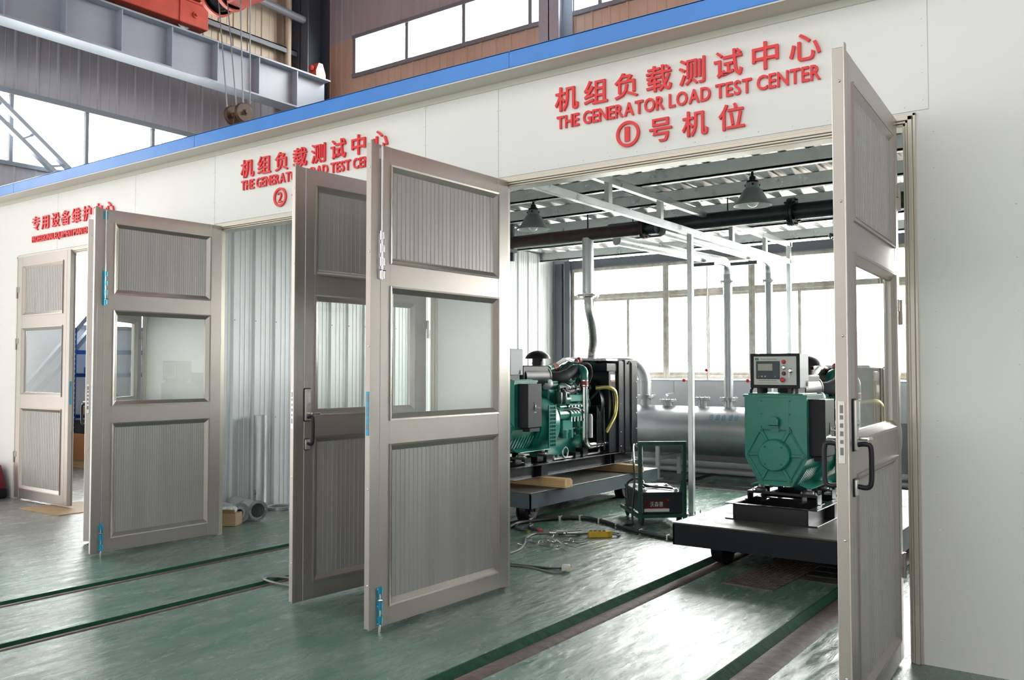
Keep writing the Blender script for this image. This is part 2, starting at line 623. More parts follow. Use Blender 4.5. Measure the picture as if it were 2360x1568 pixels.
def put_glyph(ch, box, f, m, name, parent, offset=0.0, depth=0.02, fit=True):
    """glyph stretched into box (a0,a1,b0,b1); f(a,b,d)->3D (d = height above the face)"""
    vs, fs, (x0, x1, y0, y1) = glyph(ch, offset, depth)
    a0, a1, b0, b1 = box
    sx, sy = (a1 - a0) / max(1e-6, x1 - x0), (b1 - b0) / max(1e-6, y1 - y0)
    me = bpy.data.meshes.new(name)
    me.from_pydata([f(a0 + (x - x0) * sx, b0 + (y - y0) * sy, z + depth / 2) for x, y, z in vs], [], fs)
    me.materials.append(M[m])
    me.update()
    o = bpy.data.objects.new(name, me)
    COL.objects.link(o)
    o.parent = parent
    return o


def text_layout(s, a0, a1, b0, b1, offset, depth, gap=0.10, space=0.42):
    """boxes of the letters of s squeezed to fill a0..a1, cap height b0..b1"""
    capv = glyph('H', offset, depth)[2]
    cap = capv[3] - capv[2]
    x, items = 0.0, []
    for ch in s:
        if ch == ' ':
            x += space * cap
            continue
        bx = glyph(ch, offset, depth)[2]
        w = bx[1] - bx[0]
        items.append((ch, x, x + w, bx[2] - capv[2], bx[3] - capv[2]))
        x += w + gap * cap
    tot = x - gap * cap
    k, kz = (a1 - a0) / tot, (b1 - b0) / cap
    return [(ch, (a0 + p * k, a0 + q * k, b0 + r * kz, b0 + t * kz)) for ch, p, q, r, t in items]

# ================================================================== SETTING
# ---- floor with rail slots
SLOTS = [(-5.50, -5.37), (-4.66, -4.54), (-2.61, -2.41), (-1.60, -1.38)]
mb = MB()
x = -18.0
for a, b in SLOTS + [(6.0, 6.0)]:
    mb.box(x, a, -10, 6.6, -0.05, 0)
    x = b
struct(mb.build('floor', 'floor', smooth=False), 'green painted concrete workshop floor with rail slots', 'floor')
mb = MB()
mb.box(-18, 6, -10, 6.6, -0.12, -0.05)
struct(mb.build('floor_bed', 'pit', smooth=False), 'dark concrete bed at the bottom of the rail slots', 'floor')

# ---- front wall of the test booth
BAYS = [(-3.35, -0.86), (-6.33, -3.86), (-9.83, -7.35)]
HT = 2.6
mb = MB()
for a, b in ((-12.6, -9.83), (-7.35, -6.33), (-3.86, -3.35), (-0.86, 5.2)):
    mb.box(a, b, 0.0, 0.045, 0, HT)
mb.box(-12.6, 5.2, 0.0, 0.09, HT, 3.30)
seams = [-12.6, -9.006, -7.571, -6.357, -3.976, -3.348, -0.803, 5.2]
for a, b in zip(seams, seams[1:-1]):
    mb.box(a + 0.002, b - 0.002, -0.005, 0.0, HT + 0.012, 3.222)
for a, b, zt in ((-12.6, -9.83, HT + 0.012), (-7.35, -6.36, HT + 0.012), (-3.86, -3.352, HT + 0.012), (-0.86, -0.801, HT + 0.008)):
    mb.box(a, b, -0.005, 0.0, 0.0, zt)
mb.box(-0.801, 5.2, -0.005, 0.0, 0.0, 3.222)


def rivet(mb, x, z, r=0.0045):
    mb.lathe([(r, 0), (r * 0.7, 0.002), (0, 0.003)], (x, -0.005, z), (0, -1, 0), 6)


for i in range(15):
    rivet(mb, -0.80 + 0.015, 0.12 + i * 0.17)
for xs in (-3.36, -3.335, -3.965, -3.99, -0.83, -6.345, -6.37, -7.56, -7.585):
    for i in range(5):
        rivet(mb, xs, 2.66 + i * 0.13)
for a, b in BAYS:
    n = 14
    for i in range(n):
        rivet(mb, a + 0.1 + (b - a - 0.15) * i / (n - 1), 2.635)
for i in range(40):
    rivet(mb, -12 + i * 0.33, 3.19)
for i in range(9):
    rivet(mb, -0.45, 0.2 + i * 0.24)
struct(mb.build('wall_front', 'white', smooth=False), 'white panelled front wall of the test booth', 'wall')

# ---- blue gutter fascia and its cream soffit
mb = MB()
fx = [-12.6, -9.6, -6.4, -3.135, 0.2, 3.3, 5.2]
for a, b in zip(fx, fx[1:]):
    mb.box(a, b - 0.003, -0.178, -0.166, 3.236, 3.344, 0.003)
    mb.box(a, b - 0.003, -0.178, -0.145, 3.334, 3.344, 0.002)
for i in range(34):
    mb.lathe([(0.005, 0), (0.003, 0.003), (0, 0.004)], (-12.4 + i * 0.5, -0.17, 3.2355), (0, 0, -1), 6)
struct(mb.build('trim_1', 'blue', smooth=False), 'bright blue dented gutter fascia along the booth roof edge', 'fascia')
mb = MB()
mb.box(-12.6, 5.2, -0.176, 0.0, 3.228, 3.236)
mb.box(-12.6, 5.2, -0.014, 0.0, 3.19, 3.228)
struct(mb.build('trim_2', 'soffit', smooth=False), 'cream soffit strip under the blue gutter', 'soffit')

# ---- stepped door frames round the three bays
for k, (a, b) in enumerate(BAYS):
    mb = MB()
    for w0, w1, yy in ((0.0, 0.014, -0.018), (0.014, 0.034, -0.030), (0.034, 0.046, -0.022), (0.046, 0.058, -0.012)):
        mb.box(a + w0, a + w1, yy, 0.0, 0, HT - w0, 0.002)
        mb.box(b - w1, b - w0, yy, 0.0, 0, HT - w0, 0.002)
        mb.box(a + w0, b - w0, yy, 0.0, HT - w1, HT - w0, 0.002)
    mb.box(a, a + 0.058, 0.0, 0.045, 0, HT)
    mb.box(b - 0.058, b, 0.0, 0.045, 0, HT)
    mb.box(a, b, 0.0, 0.095, HT - 0.058, HT)
    struct(mb.build('trim_%d' % (3 + k), 'trim', smooth=False),
           ['cream stepped door frame of the right hand bay', 'cream stepped door frame of the middle bay',
            'cream stepped door frame of the far left bay'][k], 'door frame')

# ---- booth interior: partition, back wall, ceiling
PROF = [(0, 0), (0.06, 0.022), (0.16, 0.022), (0.22, 0.0), (0.40, 0.0), (0.42, 0.004), (0.45, 0.004), (0.47, 0),
        (0.62, 0.0), (0.64, 0.004), (0.67, 0.004), (0.69, 0), (0.84, 0), (0.86, 0.004), (0.89, 0.004), (0.91, 0)]
mb = MB()
mb.corr(0.10, 6.44, PROF, 0.25, 0.0, 3.07, lambda u, d, w: (-7.15 + d, u, w))
for i in range(25):
    for zz in (0.9, 1.86):
        mb.sph((-7.15 + 0.024, 0.11 * 0.25 + i * 0.25 + 0.0, zz), 0.008, 6)
struct(mb.build('wall_partition', 'part', smooth=False), 'pale corrugated sheet partition inside the booth', 'wall')
mb = MB()
mb.box(1.6, 1.66, 0.1, 6.44, 0, 3.07)
struct(mb.build('wall_partition_right', 'part', smooth=False), 'plain partition closing the booth on the right', 'wall')
mb = MB()
mb.box(-7.19, -7.155, 0.1, 6.44, 0, 3.07)
struct(mb.build('wall_partition_back', 'part', smooth=False), 'back of the booth partition facing the far bay', 'wall')
mb = MB()
mb.corr(-12.6, 1.6, [(0, 0), (0.10, 0.035), (0.40, 0.035), (0.50, 0.0), (0.72, 0), (0.74, 0.004), (0.78, 0.004), (0.80, 0)], 0.21, 0.09, 6.6,
        lambda u, d, w: (u, w, 3.115 - d))
struct(mb.build('ceiling', 'galvroof', smooth=False), 'galvanised corrugated roof sheet over the booth', 'ceiling')
for i, y in enumerate((0.55, 1.4, 2.25, 3.1, 4.0, 4.92, 6.10)):
    mb = MB()
    mb.box(-12.5, 1.58, y - 0.025, y + 0.025, 2.955, 3.078, 0.004)
    mb.box(-12.5, 1.58, y - 0.025, y - 0.015, 2.955, 2.975)
    o = mb.build('ceiling_purlin', 'galv', smooth=False)
    tag(o, ['galvanised purlin just behind the door header', 'galvanised purlin over the near end of the right cart',
            'galvanised purlin carrying the two pendant lamps', 'galvanised purlin in front of the overhead exhaust pipes',
            'galvanised purlin just behind the dark overhead pipe', 'galvanised purlin near the top of the far windows',
            'galvanised purlin against the window wall'][i], 'purlin', 'roof purlins of the booth')

# back wall of the booth with its window row
mb = MB()
mb.box(-7.15, 1.6, 6.45, 6.6, 0.75, 1.24)
mb.box(-7.15, -6.88, 6.45, 6.6, 1.24, 3.07)
mb.box(-7.15, 1.6, 6.38, 6.6, 1.235, 1.262)
struct(mb.build('wall_back', 'plaster', smooth=False), 'pale plastered wall under the booth windows', 'wall')
mb = MB()
mb.box(-7.15, 1.6, 6.45, 6.6, 0, 0.75)
struct(mb.build('wall_back_dado', 'dado', smooth=False), 'grey lilac painted lower wall behind the silver tank', 'wall')
mb = MB()
mb.box(-6.9, 1.6, 6.42, 6.6, 2.86, 2.98)
mb.box(-6.93, -6.84, 6.40, 6.6, 1.262, 2.98)
mb.box(-7.10, -6.98, 6.40, 6.45, 0, 2.95)
struct(mb.build('trim_6', 'darkframe', smooth=False), 'dark steel header and post round the window row', 'window header')
WX = [-6.84, -6.51, -5.32, -4.10, -2.88, -2.36, -1.14, 0.08, 1.3]
for k, (a, b) in enumerate(zip(WX, WX[1:])):
    w = struct(thing('window_%d' % (k + 1), 'cream framed booth window, number %d counted from the corner' % (k + 1), 'window'))
    mb = MB()
    for x0, x1 in ((a, a + 0.045), (b - 0.045, b)):
        mb.box(x0, x1, 6.46, 6.55, 1.262, 2.86, 0.004)
    for z0, z1 in ((1.262, 1.31), (2.81, 2.86), (2.40, 2.47)):
        mb.box(a, b, 6.465, 6.545, z0, z1, 0.004)
    if b - a > 1:
        mb.box((a + b) / 2 - 0.022, (a + b) / 2 + 0.022, 6.475, 6.53, 1.30, 2.42, 0.004)
        for z0, z1 in ((1.31, 1.345), (2.365, 2.40)):
            mb.box(a + 0.03, b - 0.03, 6.48, 6.525, z0, z1, 0.003)
    mb.build('window_frame', 'winframe', w, smooth=False)
    mb = MB()
    mb.box(a + 0.02, b - 0.02, 6.50, 6.504, 1.28, 2.84)
    mb.build('pane', 'wglass', w, smooth=False)

# ---- yard outside the windows
mb = MB()
mb.box(-5.37, 6, 10.2, 10.45, -0.3, 1.93)
mb.box(-5.42, 6, 10.15, 10.5, 1.93, 1.99)
struct(mb.build('exterior_wall', 'outwall', smooth=False), 'weathered yard wall outside the booth windows', 'wall')
mb = MB()
mb.box(-30, 14, 6.62, 30, -0.35, -0.15)
struct(mb.build('ground', 'yard', smooth=False), 'pale concrete yard outside', 'ground')
tr = thing('leafy_branch', 'pale leafy twigs in front of the yard wall seen through the right door glass', 'plant', (-3.3, 9.6, -0.15))
mt, ml = MB(), MB()
for k in range(9):
    a = k * 0.7
    tip = (0.42 * math.cos(a), 0.3 * math.sin(a), 1.55 + 0.12 * (k % 4))
    mid = (tip[0] * 0.45, tip[1] * 0.45, tip[2] * 0.62)
    mt.tube(smooth_path([(0, 0, 0), (tip[0] * .2, tip[1] * .2, .6), mid, tip], 4), 0.012, 5)
    for j in range(7):
        t = 0.45 + 0.55 * j / 6
        c = Vector((tip[0] * t, tip[1] * t, tip[2] * (0.35 + 0.65 * t))) + Vector((random.uniform(-.1, .1), random.uniform(-.08, .08), random.uniform(-.06, .06)))
        d = Vector((random.uniform(-1, 1), random.uniform(-1, 1), random.uniform(-.4, .7))).normalized()
        u, v, d = frame_of(d)
        ml.poly([c - d * .05, c + u * .022, c + d * .05, c - u * .022])
mt.build('stem', 'twig', tr)
ml.build('leaves', 'leaf', tr, smooth=False, normals=False)

# ---- the hall behind and beside the booth
CP = [(0, 0), (0.05, 0.02), (0.13, 0.02), (0.18, 0.0), (0.6, 0), (0.62, 0.006), (0.65, 0.006), (0.67, 0)]
XL, YB = -12.75, 6.62


def clad_side(name, y0, y1, z0, z1, m, label):
    mb = MB()
    mb.corr(y0, y1, CP, 0.30, z0, z1, lambda u, d, w: (XL + d, u, w), 0.01)
    return struct(mb.build(name, m, smooth=False), label, 'wall')


clad_side('wall_left', -10, YB, 5.28, 6.75, 'clad_l', 'grey ribbed cladding above the left hall windows')
clad_side('wall_left_upper', -10, YB, 6.75, 9.4, 'clad_y', 'beige ribbed cladding high on the left hall wall')
clad_side('wall_left_sill', -1.2, YB, 3.42, 4.22, 'clad_l', 'grey ribbed cladding below the high left windows')
clad_side('wall_left_end', 4.4, YB, 4.22, 5.28, 'clad_l', 'grey ribbed cladding beside the high left windows')
clad_side('wall_left_near', -10, -7.4, 0, 4.22, 'clad_l', 'grey ribbed cladding left of the unseen opening added for daylight')
mb = MB()
mb.box(XL - 0.1, XL, -1.2, 0.6, 0, 3.42)
mb.box(XL - 0.1, XL, 0.6, 4.8, 0, 1.98)
mb.box(XL - 0.1, XL, 4.8, YB, 0, 3.42)
struct(mb.build('wall_left_lower', 'plaster', smooth=False), 'pale plastered lower wall of the far bay', 'wall')
k = 9
for y0, y1, z0, z1, n, lab in ((-7.4, 4.4, 4.22, 5.28, 11, 'long high window strip in the left hall wall'),
                               (0.6, 4.8, 1.98, 3.42, 3, 'low window in the far bay')):
    w = struct(thing('window_%d' % k, lab, 'window'))
    mb = MB()
    mb.box(XL - 0.06, XL + 0.05, y0, y1, z0, z0 + 0.06)
    mb.box(XL - 0.06, XL + 0.05, y0, y1, z1 - 0.06, z1 + 0.02)
    for i in range(n + 1):
        y = y0 + (y1 - y0) * i / n
        mb.box(XL - 0.04, XL + 0.02, y - 0.025, y + 0.025, z0, z1)
    mb.build('window_frame', 'girt', w, smooth=False)
    mb = MB()
    mb.box(XL - 0.02, XL - 0.015, y0, y1, z0, z1)
    mb.build('pane', 'wglass', w, smooth=False)
    k += 1


def clad_back(name, x0, x1, z0, z1, m, label):
    mb = MB()
    mb.corr(x0, x1, CP, 0.30, z0, z1, lambda u, d, w: (u, YB - d, w), 0.01)
    return struct(mb.build(name, m, smooth=False), label, 'wall')


clad_back('wall_hall_back', XL, 6, 3.12, 6.74, 'clad_b', 'tan ribbed cladding of the hall back wall')
clad_back('wall_hall_back_upper', XL, 6, 7.48, 9.4, 'clad_l', 'grey ribbed cladding above the high back windows')
clad_back('wall_hall_back_corner', XL, -11.64, 6.74, 7.48, 'clad_b', 'tan ribbed cladding beside the hall corner column')
clad_back('wall_far_bay_back', XL, -7.15, 0, 3.12, 'clad_l', 'grey cladding at the back of the far bay')
for x0, x1, ms in ((-11.64, -7.27, (-11.60, -10.30, -9.02, -7.68, -7.30)), (-6.93, 6.0, (-6.9, -6.42, -5.1, -3.8, -2.5, -1.2, 0.1, 1.4, 2.7, 4.0, 5.3, 5.96))):
    w = struct(thing('window_%d' % k, ['high back hall window left of the column', 'high back hall window right of the column'][k - 11], 'window'))
    mb = MB()
    mb.box(x0, x1, YB - 0.05, YB + 0.06, 6.72, 6.79)
    mb.box(x0, x1, YB - 0.05, YB + 0.06, 7.43, 7.50)
    for x in ms:
        mb.box(x - 0.035, x + 0.035, YB - 0.03, YB + 0.05, 6.74, 7.48)
    mb.build('window_frame', 'girt', w, smooth=False)
    mb = MB()
    mb.box(x0, x1, YB + 0.01, YB + 0.015, 6.74, 7.48)
    mb.build('pane', 'wglass', w, smooth=False)
    k += 1
mb = MB()
mb.corr(-13, 7, CP, 0.4, -10.2, 6.8, lambda u, d, w: (u, w, 9.4 - d), 0.01)
struct(mb.build('ceiling_hall', 'roofin', smooth=False), 'grey sheet roof of the hall', 'ceiling')
mb = MB()
mb.box(6.0, 6.1, -10, 6.7, 0, 9.4)
struct(mb.build('wall_right', 'clad_l', smooth=False), 'pale side wall of the hall on the right', 'wall')


def hcol(name, x, y, w, d, z0, z1, m, label):
    mb = MB()
    mb.box(x - w / 2, x + w / 2, y - d / 2, y - d / 2 + 0.018, z0, z1)
    mb.box(x - w / 2, x + w / 2, y + d / 2 - 0.018, y + d / 2, z0, z1)
    mb.box(x - 0.009, x + 0.009, y - d / 2, y + d / 2, z0, z1)
    o = mb.build(name, m, smooth=False)
    return tag(o, label, 'column', kind='structure')


hcol('column_corner', -12.45, 6.30, 0.42, 0.5, 0, 9.3, 'beamd', 'dark blue steel column in the hall corner')
hcol('column_back', -7.06, 6.38, 0.36, 0.40, 3.2, 9.3, 'beam', 'grey steel column between the high back windows')

# ---- hall steelwork and crane
for i, (y0, y1, z) in enumerate(((-9.5, 6.1, 7.24), (-9.5, 6.1, 8.35))):
    mb = MB()
    mb.box(XL + 0.02, XL + 0.22, y0, y1, z - 0.01, z + 0.01)
    mb.box(XL + 0.20, XL + 0.22, y0, y1, z - 0.09, z + 0.01)
    tag(mb.build('wall_girt', 'girt', smooth=False), ['horizontal grey girt across the beige cladding by the hall corner',
        'upper grey girt near the hall roof'][i], 'girt', kind='structure')
mb = MB()
mb.tube([(-12.35, 1.0, 8.0), (-12.35, 6.05, 7.78)], 0.07, 10)
tag(mb.build('tie_tube', 'girt'), 'grey diagonal tie tube running to the dark corner column', 'tie', kind='structure')
mb = MB()
mb.tube([(-12.55, 5.86, 6.2), (-12.55, 5.86, 9.3)], 0.055, 12)
tag(mb.build('downpipe', 'clad_y'), 'beige vertical downpipe beside the dark corner column', 'pipe')
for i, (p, q) in enumerate((((XL + .25, 0.2, 5.62), (XL + .25, 2.2, 4.0)), ((XL + .25, 0.2, 5.36), (XL + .25, 1.9, 4.0)),
                            ((XL + .25, 0.9, 0.62), (XL + .25, 3.2, 3.4)), ((XL + .25, 0.9, 0.36), (XL + .25, 3.2, 3.12)))):
    mb = MB()
    mb.bar(p, q, 0.06, 0.10, (1, 0, 0))
    o = mb.build('wall_brace', 'beam', smooth=False)
    tag(o, ['upper bar of the diagonal bracing across the bright high left window', 'lower bar of the diagonal bracing across the bright high left window',
            'upper bar of the diagonal bracing seen through the far bay door', 'lower bar of the diagonal bracing seen through the far bay door'][i],
        'brace', kind='structure')
mb = MB()
for i in range(4):
    t = 0.15 + i * 0.22
    mb.bar((XL + .25, 0.2 + 2.0 * t, 5.62 - 1.62 * t), (XL + .25, 0.2 + 1.7 * t, 5.36 - 1.36 * t), 0.03, 0.05, (1, 0, 0))
tag(mb.build('brace_batten', 'beam', smooth=False), 'short battens tying the two brace bars across the high left window', 'brace', kind='structure')

t = thing('crane_runway_beam', 'long grey blue crane runway beam with vertical stiffeners along the left hall wall', 'beam', (-11.8, 0, 0))
mb = MB()
mb.box(-0.17, 0.17, -9.5, 6.05, 5.86, 5.885)
mb.box(-0.17, 0.17, -9.5, 6.05, 6.50, 6.525)
mb.box(-0.01, 0.01, -9.5, 6.05, 5.885, 6.50)
mb.build('beam_body', 'beam', t, smooth=False)
y = 6.11 - 0.79
while y > -4:
    mb = MB()
    mb.box(0.01, 0.155, y - 0.008, y + 0.008, 5.885, 6.50)
    mb.box(-0.155, -0.01, y - 0.008, y + 0.008, 5.885, 6.50)
    mb.build('stiffener', 'beam', t, smooth=False)
    y -= 0.79
mb = MB()
mb.box(-0.045, 0.045, -9.5, 6.0, 6.525, 6.535)
mb.box(-0.012, 0.012, -9.5, 6.0, 6.535, 6.57)
mb.box(-0.03, 0.03, -9.5, 6.0, 6.57, 6.59)
mb.build('crane_rail', 'rail', t, smooth=False)
mb = MB()
mb.prism([(5.78, 6.525), (6.0, 6.525), (6.0, 6.62), (5.93, 6.80), (5.84, 6.80), (5.78, 6.66)],
         lambda a, b: (-0.10, a, b), lambda a, b: (0.10, a, b))
mb.lathe([(0.05, 0), (0.06, 0.03), (0.04, 0.06), (0, 0.06)], (0, 5.78, 6.70), (0, -1, 0), 12)
o = mb.build('end_stop', 'craner', t, smooth=False)
o['label'] = 'red end stop'

t = thing('overhead_crane', 'orange red overhead crane with end carriage on the runway beam', 'crane', (0, 0, 0))
mb = MB()
mb.box(-11.97, -11.63, -0.6, 3.55, 6.62, 6.98, 0.01)
mb.box(-11.99, -11.61, -0.6, 3.55, 6.97, 7.0)
mb.box(-11.63, -11.615, 3.05, 3.065, 6.62, 6.98)
mb.lathe([(0.05, 0), (0.05, 0.02), (0.02, 0.02), (0.02, 0.05), (0, 0.05)], (-11.63, 3.32, 6.79), (1, 0, 0), 12)
mb.build('end_carriage', 'craner', t)
for yy in (0.0, 3.2):
    mb = MB()
    mb.lathe([(0, -0.05), (0.13, -0.05), (0.13, -0.035), (0.11, -0.03), (0.11, 0.03), (0.13, 0.035), (0.13, 0.05), (0, 0.05)],
             (-11.8, yy, 6.70), (1, 0, 0), 24)
    mb.build('carriage_wheel', 'steel', t)
mb = MB()
mb.box(-11.9, 5.9, 1.35, 1.75, 7.02, 7.75)
mb.box(-11.9, 5.9, 3.0, 3.4, 7.02, 7.75)
mb.build('bridge_girder', 'craner', t, smooth=False)

t = thing('hoist', 'red rope hoist with dark drum hanging under the crane bridge', 'hoist', (-9.45, 2.5, 6.35))
mb = MB()
mb.lathe([(0, -0.5), (0.215, -0.5), (0.235, -0.47), (0.235, -0.44), (0.17, -0.44)] +
         [(0.17 + (0.012 if i % 2 else 0), -0.44 + i * 0.018) for i in range(14)] + [(0.17, -0.18), (0, -0.18)], (0, 0, 0), (1, 0, 0), 28)
mb.build('drum', 'blackm', t)
mb = MB()
for xx in (-0.47, -0.16):
    mb.lathe([(0.20, -0.03), (0.26, -0.03), (0.26, 0.03), (0.20, 0.03), (0.20, -0.03)], (xx, 0, 0), (1, 0, 0), 28)
mb.lathe([(0, -0.02), (0.24, -0.02), (0.24, 0.03), (0.13, 0.03), (0.13, 0.05), (0, 0.05)], (-0.16, 0, 0), (1, 0, 0), 28)
mb.build('drum_flange', 'craner', t)
mb = MB()
mb.box(-0.10, 1.0, -0.13, 0.13, -0.22, 0.30, 0.02)
mb.build('hoist_body', 'craner', t, smooth=False)
mb = MB()
mb.lathe([(0, 0.95), (0.16, 0.95), (0.17, 1.0), (0.17, 1.4), (0.1, 1.48), (0, 1.48)], (0, 0, 0.1), (1, 0, 0), 20)
mb.build('motor', 'craner', t)
mb = MB()
mb.box(-0.30, 0.9, -0.62, 0.62, 0.28, 0.40)
mb.box(-0.30, -0.1, -1.0, 0.9, 0.40, 0.67)
mb.box(0.70, 0.9, -1.0, 0.9, 0.40, 0.67)
mb.build('trolley_frame', 'craner', t, smooth=False)
for xt, xb in ((-0.30, -0.195), (-0.12, -0.005), (0.15, 0.13), (0.36, 0.27)):
    mb = MB()
    mb.tube([(xt, -0.1, -0.1), (xb, -0.02, -1.58)], 0.009, 6)
    mb.build('wire_rope', 'rope', t)

t = thing('hook_block', 'greasy two sheave hook block hanging from the hoist ropes', 'hook block', (-9.38, 2.48, 4.68))
for xx in (-0.15, 0.07):
    mb = MB()
    mb.lathe([(0, -0.03), (0.03, -0.045), (0.04, -0.03), (0.115, -0.03), (0.125, -0.02), (0.10, 0), (0.125, 0.02), (0.115, 0.03), (0.04, 0.03), (0.03, 0.045), (0, 0.045)],
             (xx, 0, 0), (1, 0, 0), 28)
    mb.build('sheave', 'sheave', t)
mb = MB()
for xx in (-0.04,):
    mb.prism([(-0.05, 0.06), (0.05, 0.06), (0.07, -0.20), (-0.07, -0.20)], lambda a, b, q=xx: (q - 0.008, a, b), lambda a, b, q=xx: (q + 0.008, a, b))
mb.tube([(-0.23, 0, 0), (0.15, 0, 0)], 0.025, 12)
mb.box(-0.10, 0.02, -0.05, 0.05, -0.24, -0.17, 0.01)
mb.build('block_frame', 'sheave', t, smooth=False)
mb = MB()
mb.tube([(-0.04, 0, -0.20), (-0.04, 0, -0.30)] + arc((-0.04, 0.0, -0.40), 0.085, PI / 2, -PI * 0.85, (0, 1, 0), (0, 0, 1), 12),
        [0.022, 0.024] + [0.028] * 10 + [0.02, 0.012, 0.006], 10)
mb.build('hook', 'steel', t)

# ================================================================== DOOR LEAVES
Z0, Z1 = 0.022, 2.578


def door_leaf(num, label, hx, tip, bolt_side=0, handles=False, strip='chrome', hy=-0.02, reeds=0.034, hside=1):
    """leaf hinged at (hx,hy) whose free edge stands at tip; local x runs from hinge to free edge"""
    d = Vector((tip[0] - hx, tip[1] - hy))
    w = d.length
    L = thing('door_%d' % num, label, 'door', (hx, hy, 0), math.atan2(d.y, d.x), kind='structure')
    T = 0.0225
    hs, fs = 0.105, 0.14
    rails = [(Z0, 0.125), (0.975, 1.107), (1.822, 1.948), (2.48, Z1)]
    mb = MB()
    mb.box(0, hs, -T, T, Z0, Z1, 0.003)
    mb.box(w - fs, w - 0.066, -T, T, Z0, Z1, 0.002)
    mb.box(w - 0.064, w, -T, T, Z0, Z1, 0.002)
    mb.box(w - 0.068, w - 0.062, -T + 0.003, T - 0.003, Z0, Z1)
    for a, b in rails:
        mb.box(hs - 0.002, w - fs + 0.002, -T + 0.001, T - 0.001, a, b, 0.002)
    mb.box(w - 0.012, w + 0.014, T, T + 0.007, Z0, Z1 + 0.012, 0.002)
    mb.build('leaf_frame', 'alu', L, smooth=False)
    wins = [(0.125, 0.975), (1.107, 1.822), (1.948, 2.48)]
    for a, b in wins:
        mb = MB()
        for sg in (1, -1):
            o = (hs - 0.004, w - fs + 0.004, a - 0.004, b + 0.004)
            m1 = (o[0] + 0.010, o[1] - 0.010, o[2] + 0.010, o[3] - 0.010)
            m2 = (o[0] + 0.026, o[1] - 0.026, o[2] + 0.026, o[3] - 0.026)
            m3 = (o[0] + 0.038, o[1] - 0.038, o[2] + 0.038, o[3] - 0.038)
            mb.ring(o, o, sg * (T - 0.002), sg * (T + 0.007))
            mb.ring(o, m1, sg * (T + 0.007), sg * (T + 0.005))
            mb.ring(m1, m2, sg * (T + 0.003), sg * (T - 0.008))
            mb.ring(m1, m1, sg * (T + 0.005), sg * (T + 0.003))
            mb.ring(m2, m3, sg * (T - 0.006), sg * 0.008)
            mb.ring(m2, m2, sg * (T - 0.008), sg * (T - 0.006))
            mb.ring(m3, m3, sg * 0.008, 0.0)
        mb.build('panel_moulding', 'alu_d', L, smooth=False, normals=False)
    PR = [(0, 0), (0.88, 0), (0.90, 0.002), (0.96, 0.002), (0.98, 0)]
    for (a, b), nm in ((wins[0], 'lower_panel'), (wins[2], 'upper_panel')):
        mb = MB()
        for sg in (1, -1):
            mb.corr(hs + 0.012, w - fs - 0.012, PR, reeds, a + 0.012, b - 0.012, lambda u, dd, z, s=sg: (u, s * (0.009 + dd), z), 0.002)
        mb.build(nm, 'rib', L, smooth=False)
    mb = MB()
    mb.box(hs + 0.01, w - fs - 0.01, -0.0025, 0.0025, wins[1][0] + 0.01, wins[1][1] - 0.01)
    mb.build('glass_pane', 'glass', L, smooth=False)
    for z in (0.45, 1.30 + 0.35, 2.2):
        mb = MB()
        mb.tube([(-0.010, hside * (T + 0.004), z - 0.06), (-0.010, hside * (T + 0.004), z + 0.06)], 0.009, 10)
        mb.box(-0.03, -0.008, hside * T, hside * (T + 0.004), z - 0.06, z - 0.002)
        mb.box(-0.012, 0.03, hside * (T - 0.001), hside * (T + 0.004), z + 0.002, z + 0.06)
        mb.build('hinge', 'alu_d', L, smooth=False)
    if bolt_side:
        sg, bx = bolt_side, w - 0.066
        y = sg * T

        def Y(v):
            return y + sg * v
        long_bolt = 'chrome' if strip == 'chrome' else 'cyan'
        mb = MB()
        mb.box(bx - 0.016, bx + 0.016, y, Y(0.003), 1.86, 2.10)
        mb.box(bx - 0.016, bx + 0.016, y, Y(0.003), 2.50, 2.56)
        for zz in (1.88, 1.95, 2.02, 2.09):
            mb.tube([(bx - 0.009, Y(0.008), zz - 0.018), (bx - 0.009, Y(0.008), zz + 0.018)], 0.008, 8)
            mb.tube([(bx + 0.006, Y(0.008), zz - 0.024), (bx + 0.006, Y(0.008), zz + 0.024)], 0.008, 8)
        mb.tube([(bx - 0.024, Y(0.012), 1.905), (bx + 0.024, Y(0.012), 1.905)], 0.004, 6)
        o = mb.build('upper_bolt', long_bolt, L)
        mb = MB()
        mb.tube([(bx, Y(0.008), 1.9), (bx, Y(0.008), 2.57)], 0.0055, 8)
        mb.build('bolt_rod', 'chrome', L)
        mb = MB()
        mb.box(bx - 0.017, bx + 0.017, y, Y(0.003), 0.032, 0.235, 0.001)
        for z0, z1 in ((0.04, 0.085), (0.115, 0.16), (0.20, 0.23)):
            mb.tube([(bx - 0.007, Y(0.007), z0), (bx - 0.007, Y(0.007), z1)], 0.008, 8)
            mb.tube([(bx + 0.007, Y(0.007), z0), (bx + 0.007, Y(0.007), z1)], 0.008, 8)
        o = mb.build('lower_bolt', 'cyan', L)
        o['label'] = 'blue bolt at the foot of the door'
        mb = MB()
        mb.tube([(bx + 0.004, Y(0.008), 0.001), (bx + 0.004, Y(0.008), 0.20)], 0.005, 8)
        mb.tube([(bx - 0.004, Y(0.016), 0.165), (bx + 0.022, Y(0.016), 0.170)], 0.005, 8)
        for zz in (0.045, 0.135, 0.225):
            for q in (-0.013, 0.013):
                mb.sph((bx + q, Y(0.004), zz), 0.0035, 6)
        mb.build('lower_bolt_rod', 'chrome', L)
    mb = MB()
    ex = w + 0.0005
    mb.box(w - 0.001, w + 0.0035, -0.012, 0.010, 1.03, 1.26, 0.001)
    o = mb.build('lock_strip', 'silverplate' if handles else 'cyan', L, smooth=False)
    mb = MB()
